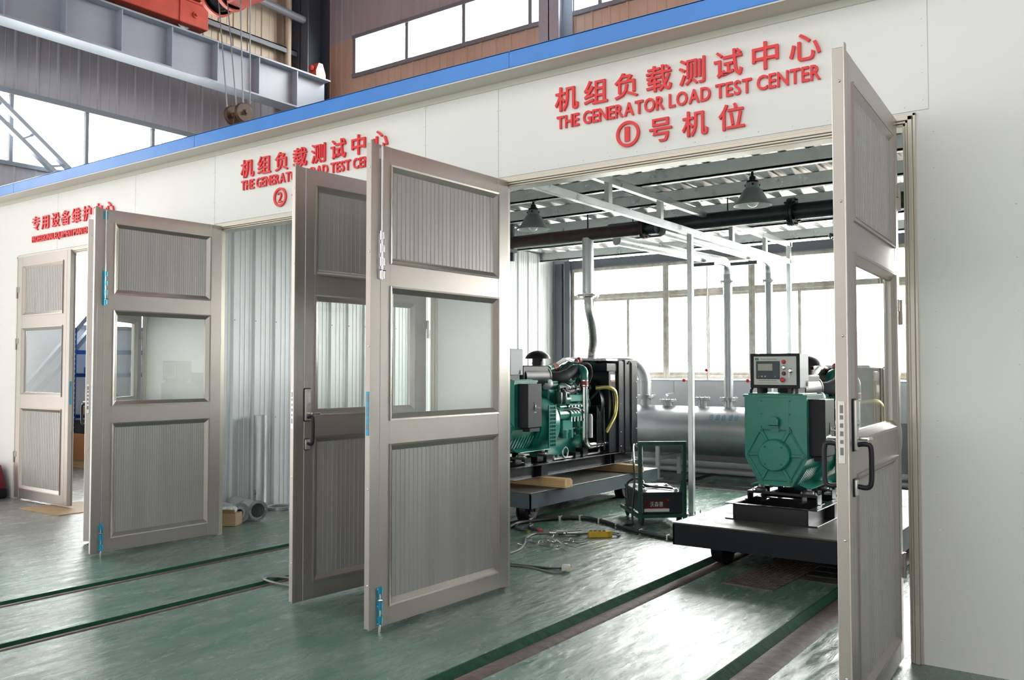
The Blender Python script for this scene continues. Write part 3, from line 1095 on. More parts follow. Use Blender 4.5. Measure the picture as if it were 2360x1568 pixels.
    for zz, h in ((1.075, 0.028), (1.11, 0.014), (1.14, 0.018), (1.17, 0.016), (1.20, 0.016), (1.23, 0.03)):
        mb.box(w + 0.0033, w + 0.0042, -0.007, 0.005, zz - h / 2, zz + h / 2)
    mb.build('lock_slot', 'rope', o, smooth=False)
    mb = MB()
    for zz in (0.25, 0.75, 1.5, 2.0, 2.45):
        mb.sph((w + 0.001, 0.006, zz), 0.005, 8)
    mb.build('edge_screw', 'chrome', L)
    if handles:
        for sg in (1, -1):
            hxl = w - 0.085
            f = lambda a, dd, z: (hxl + a, sg * (T + dd), z)
            mb = MB()
            mb.hexa([f(a, dd, z) for z in (1.075, 1.262) for a, dd in ((-.021, 0), (.021, 0), (.021, .016), (-.021, .016))], 0.005, 2)
            mb.hexa([f(a, dd, z) for z in (0.905, 0.965) for a, dd in ((-.017, 0), (.017, 0), (.017, .014), (-.017, .014))], 0.004, 2)
            mb.lathe([(0.010, 0), (0.010, 0.004), (0.006, 0.005), (0, 0.005)], f(-0.003, 0.016, 1.175), (0, sg, 0), 12)
            pl = mb.build('lock_plate', 'silverplate', L)
            mb = MB()
            mb.hexa([f(a, dd, z) for z in (1.070, 1.267) for a, dd in ((-.025, -.001), (.025, -.001), (.025, .007), (-.025, .007))], 0.005, 2)
            mb.hexa([f(a, dd, z) for z in (0.901, 0.969) for a, dd in ((-.020, -.001), (.020, -.001), (.020, .006), (-.020, .006))], 0.004, 2)
            mb.build('plate_gasket', 'blackp', pl)
            mb = MB()
            mb.tube(smooth_path([f(0, .012, 1.095), f(0, .045, 1.098), f(0, .060, 1.085), f(0, .062, 1.02), f(0, .060, .955), f(0, .045, .937), f(0, .012, .94)], 5), 0.0095, 10)
            mb.build('pull_handle', 'blackp', L)
            mb = MB()
            mb.tube([f(0, .015, 1.118), f(0, .05, 1.118)], 0.007, 8)
            mb.tube([f(0, .048, 1.118), f(-0.055, .052, 1.116)], 0.0065, 8)
            mb.build('lever', 'chrome', L)
    return L


door_leaf(1, 'open ribbed metal door in the middle of the view, chrome bolt rod at its top and blue bolt at its foot', -3.280, (-3.303, -1.205), 1, False, 'chrome', hside=-1)
door_leaf(2, 'open ribbed metal door nearest the right white wall, black pull handles and chrome edge lock', -0.966, (-0.905, -1.155), 0, True, 'chrome')
door_leaf(3, 'open ribbed metal door of the middle bay with blue film on its bolts', -6.245, (-6.290, -1.075), 1, False, 'cyan', reeds=0.019, hside=-1)
door_leaf(4, 'open ribbed metal door with black pull handle half hidden behind the central door', -3.968, (-4.045, -1.085), 0, True, 'chrome')
door_leaf(5, 'closed ribbed metal door in the far left frame', -9.760, (-8.66, -0.02), 0, False, 'cyan', hside=-1)
door_leaf(6, 'open ribbed metal door seen edge on behind the blue bolted middle bay door', -7.45, (-6.79, -0.84), 0, True, 'chrome')

# ================================================================== SIGNS
WY = -0.0055


def on_wall(a, b, d):
    return (a, WY - d, b)


def cjk(chars, centres, cz, sw, sh, parent, name='character', off=0.010, depth=0.016, f=on_wall, m='red'):
    for ch, cx in zip(chars, centres):
        x0, x1, y0, y1 = glyph(ch, off, depth)[2]
        put_glyph(ch, (cx + (x0 - 0.5) * sw, cx + (x1 - 0.5) * sw, cz + (y0 - 0.38) * sh, cz + (y1 - 0.38) * sh), f, m, name, parent, off, depth)


def words(s, a0, a1, b0, b1, parent, name='letter', off=0.018, depth=0.014, f=on_wall, m='red', gap=0.12, space=0.34):
    for ch, bx in text_layout(s, a0, a1, b0, b1, off, depth, gap, space):
        put_glyph(ch, bx, f, m, name, parent, off, depth)


def lin(a, b, n):
    return [a + (b - a) * i / (n - 1) for i in range(n)]


def circled(ch, cx, cz, r, parent):
    mb = MB()
    n = 40
    for k in range(n):
        a, b = 2 * PI * k / n, 2 * PI * (k + 1) / n
        P = lambda t, q: (cx + math.cos(t) * q, cz + math.sin(t) * q)
        pts = [P(a, r), P(b, r), P(b, r - 0.017), P(a, r - 0.017)]
        mb.prism(pts, lambda p, q: (p, WY, q), lambda p, q: (p, WY - 0.014, q))
    mb.build('circle', 'red', parent, smooth=False)
    put_glyph(ch, (cx - r * (0.26 if ch == '1' else 0.34), cx + r * (0.14 if ch == '1' else 0.34), cz - r * 0.56, cz + r * 0.56), on_wall, 'red', 'numeral', parent, 0.0, 0.014)


s1 = thing('wall_sign', 'bright red sign with a circled 1 over the right bay opening', 'sign')
cjk('机组负载测试中心', lin(-2.822, -1.378, 8), 3.031, 0.170, 0.158, s1)
words('THE GENERATOR LOAD TEST CENTER', -2.892, -1.300, 2.850, 2.928, s1)
circled('1', -2.402, 2.745, 0.076, s1)
cjk('号机位', (-2.193, -1.985, -1.772), 2.737, 0.155, 0.150, s1)
s2 = thing('wall_sign', 'red sign with a circled 2 over the middle bay, half hidden by open doors', 'sign')
cjk('机组负载测试中心', lin(-5.908, -4.405, 8), 3.022, 0.170, 0.158, s2)
words('THE GENERATOR LOAD TEST CENTER', -5.985, -4.330, 2.848, 2.926, s2)
circled('2', -5.497, 2.738, 0.076, s2)
cjk('号机位', (-5.280, -5.065, -4.850), 2.732, 0.155, 0.150, s2)
s3 = thing('wall_sign', 'small red sign beginning PROFESSIONAL EQUIPMENT over the far left bay', 'sign')
cjk('专用设备维护中心', lin(-9.445, -8.000, 8), 2.920, 0.170, 0.158, s3)
words('PROFESSIONAL EQUIPMENT MAINTENANCE CENTER', -9.520, -7.92, 2.722, 2.788, s3, off=0.012, gap=0.09)

# ================================================================== RAILS
for i, (a, b) in enumerate(SLOTS):
    wide = b - a
    mb = MB()
    k = a + wide * (0.22 if i == 3 else 0.34)
    mb.prism([(a, 0.004), (a + 0.012, 0.006), (k, -0.030), (k, -0.052), (a, -0.052)], lambda p, q: (p, -10, q), lambda p, q: (p, 6.55, q))
    tag(mb.build('kerb_strip', 'railg', smooth=False),
        ['green painted slot edge of the farthest floor rail', 'green painted slot edge of the second rail, crossing the middle bay',
         'green painted slot edge running to the wheel of the right cart', 'dark green slot edge of the rail beside the nearest open door'][i], 'kerb', kind='structure')
    mb = MB()
    r0, r1 = k + 0.006, b - 0.008
    c, hw = (r0 + r1) / 2, (r1 - r0) / 2
    prof = [(c - hw, -0.05), (c + hw, -0.05), (c + hw, -0.022), (c + hw * 0.75, -0.006), (c + hw * 0.35, 0.0), (c - hw * 0.35, 0.0), (c - hw * 0.75, -0.006), (c - hw, -0.022)]
    mb.prism(prof, lambda p, q: (p, -10, q), lambda p, q: (p, 6.5, q))
    tag(mb.build('floor_rail', 'rail', ang=50),
        ['thin brown rail farthest left in the floor', 'thin brown rail in the floor of the middle bay, second from far',
         'round brown rail leading to the wheel of the right cart', 'rusty rail in the floor beside the nearest open door'][i], 'rail', 'cart rails sunk in the floor')

# ================================================================== GENERATOR SETS
G = thing('generator_set', 'teal green generator set seen from its side with black radiator, resting on timbers', 'generator',
          (-4.88, 1.85, 0.381), group='diesel generator sets')
# base frame: two channels with end plates and cross members
mb = MB()
for sg in (-1, 1):
    xo = sg * 0.33
    xi = sg * 0.265
    mb.box(xi - 0.004 * sg, xi + 0.004 * sg, 0, 2.28, 0.006, 0.112)
    mb.box(xi, xo, 0, 2.28, 0.0, 0.007, 0.001)
    mb.box(xi, xo, 0, 2.28, 0.108, 0.115, 0.001)
    for yy in (0.42, 0.52, 1.72, 1.80):
        mb.box(xi, xo - 0.006 * sg, yy, yy + 0.008, 0.006, 0.11)
    mb.box(xo - 0.010 * sg, xo - 0.004 * sg, 0.42, 0.53, 0.006, 0.11)
for yy in (0.0, 0.45, 1.1, 1.75, 2.26):
    mb.box(-0.268, 0.268, yy, yy + 0.012, 0.0, 0.112)
    mb.box(-0.268, 0.268, yy, yy + 0.05, 0.106, 0.112)
mb.build('base_frame', 'blackm', G, smooth=False)
# raised mount brackets with rubber mounts and bolts
for yy in (0.30, 0.66):
    for sg in (-1, 1):
        mb = MB()
        pts = [(-0.065, 0.113), (-0.04, 0.113), (-0.04, 0.172), (0.04, 0.172), (0.04, 0.113), (0.065, 0.113), (0.065, 0.120), (0.047, 0.120), (0.047, 0.180), (-0.047, 0.180), (-0.047, 0.120), (-0.065, 0.120)]
        mb.prism(pts, lambda a, b, c=sg * 0.20, y=yy: (c + a * 1.2, y - 0.05, b), lambda a, b, c=sg * 0.20, y=yy: (c + a * 1.2, y + 0.05, b))
        br = mb.build('mount_bracket', 'blackm', G, smooth=False)
        mb = MB()
        c = (sg * 0.18, yy, 0.18)
        mb.lathe([(0, 0), (0.045, 0), (0.048, 0.006), (0.034, 0.010), (0.040, 0.022), (0.018, 0.030), (0.018, 0.038), (0.009, 0.038), (0.009, 0.062), (0, 0.062)], c, (0, 0, 1), 16)
        for q in (-0.05, 0.05):
            mb.lathe([(0.009, 0), (0.009, 0.008), (0.004, 0.008), (0.004, 0.016), (0, 0.016)], (c[0] + q, yy, 0.18), (0, 0, 1), 8)
        mb.build('rubber_mount', 'steel', br)
mb = MB()
mb.box(-0.25, 0.25, 0.25, 0.29, 0.165, 0.182)
mb.build('mount_crossbar', 'blackm', G, smooth=False)

# alternator: housing of octagonal section with an end bell
OCT = [(-0.225, 0.44), (-0.115, 0.245), (0.115, 0.245), (0.225, 0.44), (0.225, 0.885), (-0.225, 0.885)]
mb = MB()
mb.prism(OCT, lambda a, b: (a, 0.13, b), lambda a, b: (a, 0.155, b))
mb.prism([(a * 0.985, 0.565 + (b - 0.565) * 0.985) for a, b in OCT], lambda a, b: (a, 0.155, b), lambda a, b: (a, 0.50, b))
mb.prism([(-0.232, 0.878), (0.232, 0.878), (0.232, 0.895), (-0.232, 0.895)], lambda a, b: (a, 0.122, b), lambda a, b: (a, 0.50, b))
mb.box(-0.20, 0.20, 0.13, 0.46, 0.895, 0.905, 0.003)
# green feet that stand on the mounts
for sg in (-1, 1):
    for i in range(7):
        yy = 0.18 + i * 0.045
        mb.hexa([(sg * 0.135, yy, 0.26), (sg * 0.20, yy, 0.37), (sg * 0.20, yy + 0.02, 0.37), (sg * 0.135, yy + 0.02, 0.26),
                 (sg * 0.145, yy, 0.262), (sg * 0.21, yy, 0.372), (sg * 0.21, yy + 0.02, 0.372), (sg * 0.145, yy + 0.02, 0.262)])
alt = mb.build('alternator', 'green', G, smooth=False)
for sg in (-1, 1):
    mb = MB()
    mb.hexa([(sg * 0.10, 0.22, 0.26), (sg * 0.215, 0.22, 0.222), (sg * 0.215, 0.74, 0.222), (sg * 0.10, 0.74, 0.26),
             (sg * 0.10, 0.22, 0.275), (sg * 0.225, 0.22, 0.232), (sg * 0.225, 0.74, 0.232), (sg * 0.10, 0.74, 0.275)], 0.003)
    mb.build('foot_rail', 'green', alt, smooth=False)
mb = MB()
hc = (0.0, 0.13, 0.465)
mb.lathe([(0, -0.050), (0.104, -0.050), (0.112, -0.044), (0.113, -0.030), (0.117, 0.0)], hc, (0, 1, 0), 36)
for k in range(4):
    a = PI / 4 + k * PI / 2
    mb.sph((hc[0] + math.cos(a) * 0.085, hc[1] - 0.056, hc[2] + math.sin(a) * 0.085), 0.006, 8)
mb.build('end_cover', 'green', alt)
mb = MB()
for a in (60, 120, 180, 240, 300, 0):
    t = math.radians(a)
    c, s = math.cos(t), math.sin(t)
    p = Vector((c * 0.115, 0.124, 0.465 + s * 0.115))
    q = Vector((c * 0.203, 0.124, 0.465 + s * 0.203))
    mb.bar(p, q, 0.022, 0.014, (0, 1, 0), 0.003)
    mb.lathe([(0.017, 0), (0.017, -0.018), (0.009, -0.018), (0.009, -0.028), (0, -0.028)], (q.x, 0.13, q.z), (0, 1, 0), 12)
hexa = [(math.cos(math.radians(a)) * 0.207, 0.124, 0.465 + math.sin(math.radians(a)) * 0.207) for a in range(0, 360, 60)]
mb.tube(hexa, 0.006, 6, closed=True)
mb.build('end_bell_ribs', 'green', alt)
mb = MB()
mb.prism([(-0.035, 0.0), (0.035, 0.0), (0.035, 0.045), (0.02, 0.062), (-0.02, 0.062), (-0.035, 0.045)], lambda a, b: (a, 0.10, 0.675 + b), lambda a, b: (a, 0.085, 0.675 + b))
mb.box(-0.035, 0.035, 0.085, 0.131, 0.668, 0.680)
mb.box(-0.03, 0.03, 0.118, 0.131, 0.63, 0.668)
mb.lathe([(0.013, 0), (0.013, 0.0012), (0, 0.0012)], (0, 0.0852, 0.712), (0, -1, 0), 16)
mb.build('lifting_lug', 'green', alt, smooth=False)
mb = MB()
mb.box(-0.105, 0.098, 0.1285, 0.1315, 0.652, 0.862)
for zz in (0.665, 0.757, 0.85):
    for q in (-0.10, 0.105):
        mb.sph((q, 0.127, zz), 0.0055, 8)
mb.build('access_cover', 'green', alt, smooth=False)

# breaker box on the right hand side
mb = MB()
mb.box(0.215, 0.335, 0.19, 0.415, 0.465, 0.865, 0.004)
mb.box(0.24, 0.32, 0.24, 0.40, 0.425, 0.457)
bb = mb.build('breaker_box', 'boxblack', G, smooth=False)
mb = MB()
mb.box(0.334, 0.338, 0.29, 0.318, 0.62, 0.70)
mb.build('switch_slot', 'blackp', bb, smooth=False)
mb = MB()
mb.box(0.338, 0.342, 0.297, 0.311, 0.640, 0.670)
mb.tube([(0.34, 0.304, 0.648), (0.375, 0.335, 0.640)], 0.006, 8)
mb.build('switch_lever', 'pale', bb)
mb = MB()
mb.box(0.3352, 0.3362, 0.288, 0.322, 0.600, 0.606)
mb.build('switch_legend', 'labelw', bb, smooth=False)

# control box on top of the alternator
mb = MB()
mb.box(-0.175, 0.178, 0.135, 0.335, 0.945, 1.188, 0.004)
cb = mb.build('control_box', 'boxgrey', G, smooth=False)
cb['label'] = 'grey control box'
mb = MB()
mb.box(-0.178, 0.181, 0.125, 0.137, 0.942, 1.191, 0.003)
mb.build('box_bezel', 'boxblack', cb, smooth=False)
mb = MB()
mb.box(-0.150, 0.158, 0.1225, 0.126, 0.966, 1.170, 0.001)
fp = mb.build('control_panel', 'panelw', cb, smooth=False)
mb = MB()
mb.box(-0.132, 0.040, 0.114, 0.1225, 1.008, 1.136, 0.004, 2)
mb.build('controller', 'ctrl', cb, smooth=False)
mb = MB()
mb.box(-0.117, -0.010, 0.1132, 0.1145, 1.068, 1.117)
mb.build('controller_screen', 'screen', cb, smooth=False)
for bx, bm_ in ((-0.110, 'redb'), (-0.087, 'panelw'), (-0.063, 'panelw'), (-0.015, 'ctrl'), (0.010, 'greenb')):
    mb = MB()
    mb.lathe([(0.005, 0), (0.005, 0.003), (0, 0.004)], (bx, 0.114, 1.027), (0, -1, 0), 12)
    mb.build('key_button', bm_, cb)
for zz, bm_, r in ((1.131, 'redb', 0.013), (1.090, 'chrome', 0.013), (1.048, 'dred', 0.013)):
    mb = MB()
    mb.lathe([(r + 0.002, 0), (r + 0.002, 0.004), (r, 0.005), (r, 0.013), (r - 0.003, 0.016), (0, 0.017)], (0.070, 0.1225, zz), (0, -1, 0), 16)
    mb.build('indicator_button', bm_, cb)
mb = MB()
mb.lathe([(0.010, 0), (0.010, 0.014), (0.017, 0.018), (0.017, 0.025), (0.012, 0.030), (0, 0.031)], (0.066, 0.1225, 1.003), (0, -1, 0), 20)
mb.build('emergency_stop', 'redb', cb)
mb = MB()
mb.lathe([(0.017, 0), (0.017, 0.006), (0.011, 0.010), (0.010, 0.018), (0, 0.018)], (0.118, 0.1225, 1.068), (0, -1, 0), 16)
mb.box(0.117, 0.119, 0.090, 0.106, 1.055, 1.072)
mb.box(0.112, 0.114, 0.100, 0.104, 1.020, 1.056)
mb.build('key_switch', 'chrome', cb, smooth=False)
on_panel = lambda a, b, d: (a, 0.1222 - d, b)
mb = MB()
mb.box(-0.140, -0.113, 0.1215, 0.1226, 1.142, 1.160)
mb.build('logo', 'logo', cb, smooth=False)
words('Power Control box', -0.096, 0.020, 1.146, 1.158, cb, 'panel_text', 0.0, 0.001, on_panel, 'print', 0.12, 0.4)
mb = MB()
for i in range(12):
    mb.box(-0.113 + i * 0.011, -0.106 + i * 0.011, 0.1217, 0.1226, 0.992, 0.999)
for i in range(16):
    mb.box(-0.122 + i * 0.0095, -0.1145 + i * 0.0095, 0.1217, 0.1226, 0.978, 0.982)
mb.build('panel_print', 'print', cb, smooth=False)
mb = MB()
mb.box(0.1785, 0.190, 0.285, 0.300, 0.955, 0.985, 0.002)
mb.tube(arc((0.184, 0.290, 0.985), 0.011, 0, PI, (0, 1, 0), (0, 0, 1), 8), 0.002, 6)
mb.build('padlock', 'labelw', cb, smooth=False)
for q in (-0.125, 0.10, 0.15):
    mb = MB()
    mb.box(q - 0.012, q + 0.012, 0.15, 0.30, 0.893, 0.945)
    mb.build('box_foot', 'blackm', cb, smooth=False)
mb = MB()
mb.tube(smooth_path([(-0.17, 0.22, 0.97), (-0.205, 0.22, 0.93), (-0.215, 0.24, 0.86), (-0.20, 0.3, 0.80)], 5), 0.011, 8)
mb.build('control_cable', 'cable', G)

# flywheel housing with vented side panel
mb = MB()
mb.lathe([(0.0, 0.50), (0.235, 0.50), (0.265, 0.54), (0.288, 0.60), (0.290, 0.80), (0.0, 0.80)], (0, 0, 0.47), (0, 1, 0), 40)
mb.lathe([(0.245, 0.515), (0.262, 0.515), (0.275, 0.545), (0.255, 0.545)], (0, 0, 0.47), (0, 1, 0), 40)
fh = mb.build('flywheel_housing', 'green', G)
mb = MB()
mb.box(0.283, 0.292, 0.595, 0.710, 0.26, 0.645)
mb.build('vent_backing', 'blackp', fh, smooth=False)
mb = MB()
for yy in (0.590, 0.702):
    mb.box(0.288, 0.300, yy, yy + 0.013, 0.255, 0.655)
for i in range(12):
    z = 0.255 + i * (0.40 - 0.012) / 11
    mb.box(0.288, 0.300, 0.590, 0.715, z, z + 0.010)
for i in range(9):
    mb.box(0.289, 0.296, 0.605 + i * 0.0115, 0.608 + i * 0.0115, 0.26, 0.65)
mb.build('vent_grille', 'green', fh, smooth=False)

# engine block
mb = MB()
mb.box(-0.17, 0.17, 0.78, 1.55, 0.37, 0.80, 0.012)
mb.box(-0.19, 0.19, 0.82, 1.50, 0.335, 0.37, 0.006)
mb.hexa([(-0.10, 0.84, 0.13), (0.10, 0.84, 0.13), (0.10, 1.46, 0.13), (-0.10, 1.46, 0.13),
         (-0.17, 0.80, 0.34), (0.17, 0.80, 0.34), (0.17, 1.52, 0.34), (-0.17, 1.52, 0.34)], 0.012, 2)
for i in range(4):
    yy = 0.88 + i * 0.17
    mb.box(0.165, 0.182, yy, yy + 0.13, 0.60, 0.74, 0.004)
    mb.box(0.168, 0.188, yy + 0.02, yy + 0.05, 0.40, 0.58, 0.004)
    mb.box(-0.13, 0.13, yy, yy + 0.14, 0.80, 0.865, 0.008)
mb.box(0.17, 0.20, 0.84, 1.48, 0.755, 0.775)
mb.box(-0.12, 0.12, 0.84, 1.50, 0.862, 0.885, 0.006)
eb = mb.build('engine_block', 'green', G, smooth=False)
mb = MB()
for yy in (0.90, 1.05, 1.22, 1.38):
    for zz, xx in ((0.79, 0.185), (0.885, 0.05), (0.34, 0.195), (0.61, 0.185)):
        mb.lathe([(0.012, 0), (0.012, 0.008), (0.006, 0.010), (0.006, 0.022), (0, 0.022)], (xx, yy, zz), (0, 0, 1), 8)
mb.box(0.188, 0.20, 0.90, 1.30, 0.400, 0.412)
mb.build('engine_bolts', 'chrome', eb)
# fuel pump and injector lines on the right side
mb = MB()
mb.box(0.19, 0.255, 1.02, 1.40, 0.61, 0.655, 0.006)
mb.box(0.19, 0.255, 1.02, 1.40, 0.675, 0.745, 0.008)
mb.tube([(0.225, 0.96, 0.70), (0.225, 1.05, 0.70)], 0.035, 14)
for i in range(5):
    mb.lathe([(0.013, 0), (0.013, 0.016), (0.008, 0.018), (0.008, 0.03), (0, 0.03)], (0.225, 1.06 + i * 0.07, 0.745), (0, 0, 1), 10)
mb.build('fuel_pump', 'green', G)
mb = MB()
mb.box(0.17, 0.215, 0.90, 1.24, 0.785, 0.845, 0.01)
mb.tube([(0.19, 1.10, 0.82), (0.19, 1.26, 0.84), (0.18, 1.30, 0.90)], 0.026, 12)
mb.build('intake_manifold', 'dgreen', G, smooth=False)
for yy in (0.86, 0.945):
    mb = MB()
    mb.lathe([(0, 0.655), (0.03, 0.66), (0.036, 0.68), (0.036, 0.765), (0.03, 0.775), (0.016, 0.78), (0.016, 0.80), (0, 0.80)], (0.235, yy, 0), (0, 0, 1), 18)
    mb.build('fuel_filter', 'dgreen', G)
mb = MB()
for k in range(6):
    yy = 1.0 + 0.06 * k
    mb.tube(smooth_path([(0.255, yy, 0.60), (0.275, yy + 0.02, 0.58), (0.26, yy + 0.05, 0.53), (0.27, yy + 0.03, 0.48)], 4), 0.006, 6)
    mb.lathe([(0.011, 0), (0.011, 0.010), (0, 0.012)], (0.256, yy, 0.63), (1, 0, 0), 8)
mb.build('pump_fittings', 'steel', G)
for i in range(5):
    yy = 1.06 + i * 0.07
    mb = MB()
    mb.tube(smooth_path([(0.225, yy, 0.77), (0.235, yy + 0.01, 0.82), (0.20, yy + 0.03 * (i - 2), 0.86), (0.13, yy, 0.875)], 4), 0.0045, 6)
    mb.build('injector_line', 'steel', G)
mb = MB()
mb.tube([(0.215, 0.84, 0.555), (0.215, 1.02, 0.555)], 0.052, 20)
mb.tube([(0.215, 1.03, 0.555), (0.215, 1.22, 0.555)], 0.058, 20)
mb.tube([(0.215, 1.02, 0.555), (0.215, 1.032, 0.555)], 0.064, 20)
mb.tube([(0.215, 0.88, 0.625), (0.215, 1.0, 0.625)], 0.026, 12)
mb.build('starter_motor', 'green', G)
mb = MB()
mb.box(0.18, 0.235, 0.93, 1.12, 0.36, 0.50, 0.008)
mb.tube([(0.215, 0.98, 0.32), (0.215, 0.98, 0.40)], 0.04, 14)
mb.tube([(0.215, 1.08, 0.32), (0.215, 1.08, 0.40)], 0.04, 14)
mb.build('oil_cooler', 'green', G)
mb = MB()
mb.tube(smooth_path([(0.20, 0.80, 0.64), (0.24, 0.92, 0.60), (0.27, 1.1, 0.615), (0.25, 1.3, 0.57)], 6), 0.009, 8)
mb.tube(smooth_path([(0.20, 1.30, 0.80), (0.24, 1.36, 0.74), (0.25, 1.42, 0.66), (0.22, 1.46, 0.60)], 6), 0.008, 8)
mb.tube(smooth_path([(0.22, 0.93, 0.80), (0.24, 0.98, 0.765), (0.235, 1.10, 0.77), (0.25, 1.16, 0.80), (0.22, 1.26, 0.78)], 6), 0.020, 10)
mb.build('wiring_loom', 'cable', G)
mb = MB()
mb.tube(smooth_path([(0.22, 0.98, 0.80), (0.235, 1.02, 0.775), (0.235, 1.12, 0.785), (0.22, 1.25, 0.80)], 5), 0.026, 12)
mb.build('breather_hose', 'rubber', G)
# milky header tank, air cleaner, rain cap
mb = MB()
mb.sph((0.08, 0.90, 0.845), 0.060, 16, (0.9, 1.1, 1.1))
mb.build('header_tank', 'milk', G)
mb = MB()
mb.tube([(0.0, 0.50, 0.925), (0.0, 0.92, 0.925)], 0.108, 28)
mb.lathe([(0.108, 0), (0.113, 0.01), (0.113, 0.03), (0.075, 0.09), (0.06, 0.11), (0, 0.11)], (0, 0.90, 0.925), (0, 1, 0), 28)
mb.box(-0.09, 0.09, 0.46, 0.90, 0.895, 1.035, 0.01)
ac = mb.build('air_cleaner', 'blackp', G)
mb = MB()
mb.tube([(0, 0.84, 0.99), (0, 0.84, 1.12)], 0.056, 24)
mb.tube([(0, 0.84, 1.055), (0, 0.84, 1.065)], 0.061, 24)
mb.tube([(0.053, 0.825, 1.085), (0.068, 0.825, 1.085)], 0.012, 8)
mb.build('intake_stack', 'blackp', ac)
mb = MB()
mb.lathe([(0, 0.080), (0.04, 0.076), (0.08, 0.060), (0.110, 0.034), (0.124, 0.008), (0.126, 0.0), (0.115, 0.0), (0.06, 0.010), (0, 0.010)], (0, 0.84, 1.105), (0, 0, 1), 32)
mb.build('rain_cap', 'blackp', ac)
mb = MB()
path = smooth_path([(0, 0.96, 0.925), (0.06, 1.02, 0.915), (0.11, 1.10, 0.92), (0.14, 1.20, 0.955), (0.15, 1.28, 0.99), (0.17, 1.34, 0.995)], 6)
mb.tube(path, [0.062 if i < 16 else 0.056 for i in range(len(path))], 20)
mb.build('air_hose', 'rubber', G)
# intake elbow, charge pipe to radiator, red silicone joints
mb = MB()
p = [(0.10, 1.36, 1.0), (0.15, 1.345, 1.01), (0.21, 1.33, 1.0), (0.243, 1.32, 0.97), (0.25, 1.31, 0.93), (0.25, 1.31, 0.885)]
mb.tube(smooth_path(p, 5), 0.043, 18)
mb.tube([(0.10, 1.32, 1.0), (0.10, 1.46, 1.0)], 0.052, 18)
mb.lathe([(0.03, 0), (0.075, 0.02), (0.085, 0.05), (0.06, 0.09), (0, 0.09)], (0.05, 1.42, 1.0), (0, 1, 0), 20)
mb.build('turbocharger', 'green', G)
mb = MB()
mb.tube([(0.25, 1.31, 0.895), (0.25, 1.31, 0.82)], 0.044, 18)
cp = mb.build('pipe_coupling', 'hosered', G)
cp['label'] = 'red silicone hose joint'
mb = MB()
for zz in (0.885, 0.835):
    mb.tube([(0.25, 1.31, zz + 0.006), (0.25, 1.31, zz - 0.006)], 0.047, 18)
mb.build('hose_clamp', 'chrome', cp)
mb = MB()
path = [(0.25, 1.31, 0.83), (0.25, 1.31, 0.31)] + arc((0.25, 1.40, 0.31), 0.09, PI, 1.5 * PI, (0, 1, 0), (0, 0, 1), 8) + [(0.25, 1.93, 0.22)]
mb.tube(path, 0.039, 18)
o = mb.build('charge_air_pipe', 'chrome', G)
o['label'] = 'polished bent steel pipe'
mb = MB()
mb.tube([(0.25, 1.91, 0.22), (0.25, 2.02, 0.22)], 0.044, 18)
cp = mb.build('pipe_coupling', 'hosered', G)
cp['label'] = 'red silicone hose joint'
mb = MB()
for yy in (1.925, 1.965, 2.005):
    mb.tube([(0.25, yy - 0.006, 0.22), (0.25, yy + 0.006, 0.22)], 0.047, 18)
mb.build('hose_clamp', 'chrome', cp)
# left side mirror of coolant outlet: green elbow, red joint, polished pipe over the top
mb = MB()
mb.sph((-0.10, 1.16, 0.985), 0.058, 16, (1, 1, 1))
mb.tube([(-0.10, 1.16, 0.985), (-0.10, 1.16, 0.87)], 0.045, 16)
mb.tube([(-0.10, 1.16, 0.99), (-0.10, 1.24, 1.0)], 0.05, 16)
mb.build('thermostat_elbow', 'green', G)
mb = MB()
mb.tube([(-0.10, 1.23, 0.998), (-0.10, 1.31, 1.015)], 0.054, 16)
cp = mb.build('pipe_coupling', 'hosered', G)
cp['label'] = 'red silicone hose joint'
mb = MB()
mb.tube(smooth_path([(-0.10, 1.30, 1.01), (-0.10, 1.40, 1.045), (-0.10, 1.50, 1.075), (-0.10, 1.60, 1.075), (-0.10, 1.8, 1.04), (-0.10, 1.94, 1.02)], 5), 0.042, 16)
mb.build('coolant_pipe', 'chrome', G)
mb = MB()
for k, (yy, zz, mm) in enumerate(((1.50, 1.07, 0), (1.60, 1.09, 0), (1.68, 1.07, 0))):
    mb.lathe([(0.024, -0.02), (0.03, 0), (0.024, 0.025), (0.01, 0.04), (0, 0.04)], (0.04 - 0.03 * k, yy, zz), (0, 0, 1), 12)
mb.build('oil_filler_caps', 'hosered', G)
mb = MB()
mb.tube(smooth_path([(0.15, 1.36, 1.05), (0.19, 1.44, 1.06), (0.21, 1.50, 1.03), (0.21, 1.52, 0.94), (0.19, 1.50, 0.86)], 6), 0.014, 8)
mb.build('hose', 'rubber', G)
# exhaust outlet
mb = MB()
mb.tube(smooth_path([(-0.02, 1.60, 1.0), (0.02, 1.72, 0.99), (0.03, 1.80, 1.01), (0.03, 1.83, 1.07), (0.03, 1.83, 1.12)], 5), [0.06] * 10 + [0.05] * 11, 16)
mb.tube([(0.03, 1.83, 1.085), (0.03, 1.83, 1.10)], 0.085, 16)
mb.build('exhaust_elbow', 'green', G)
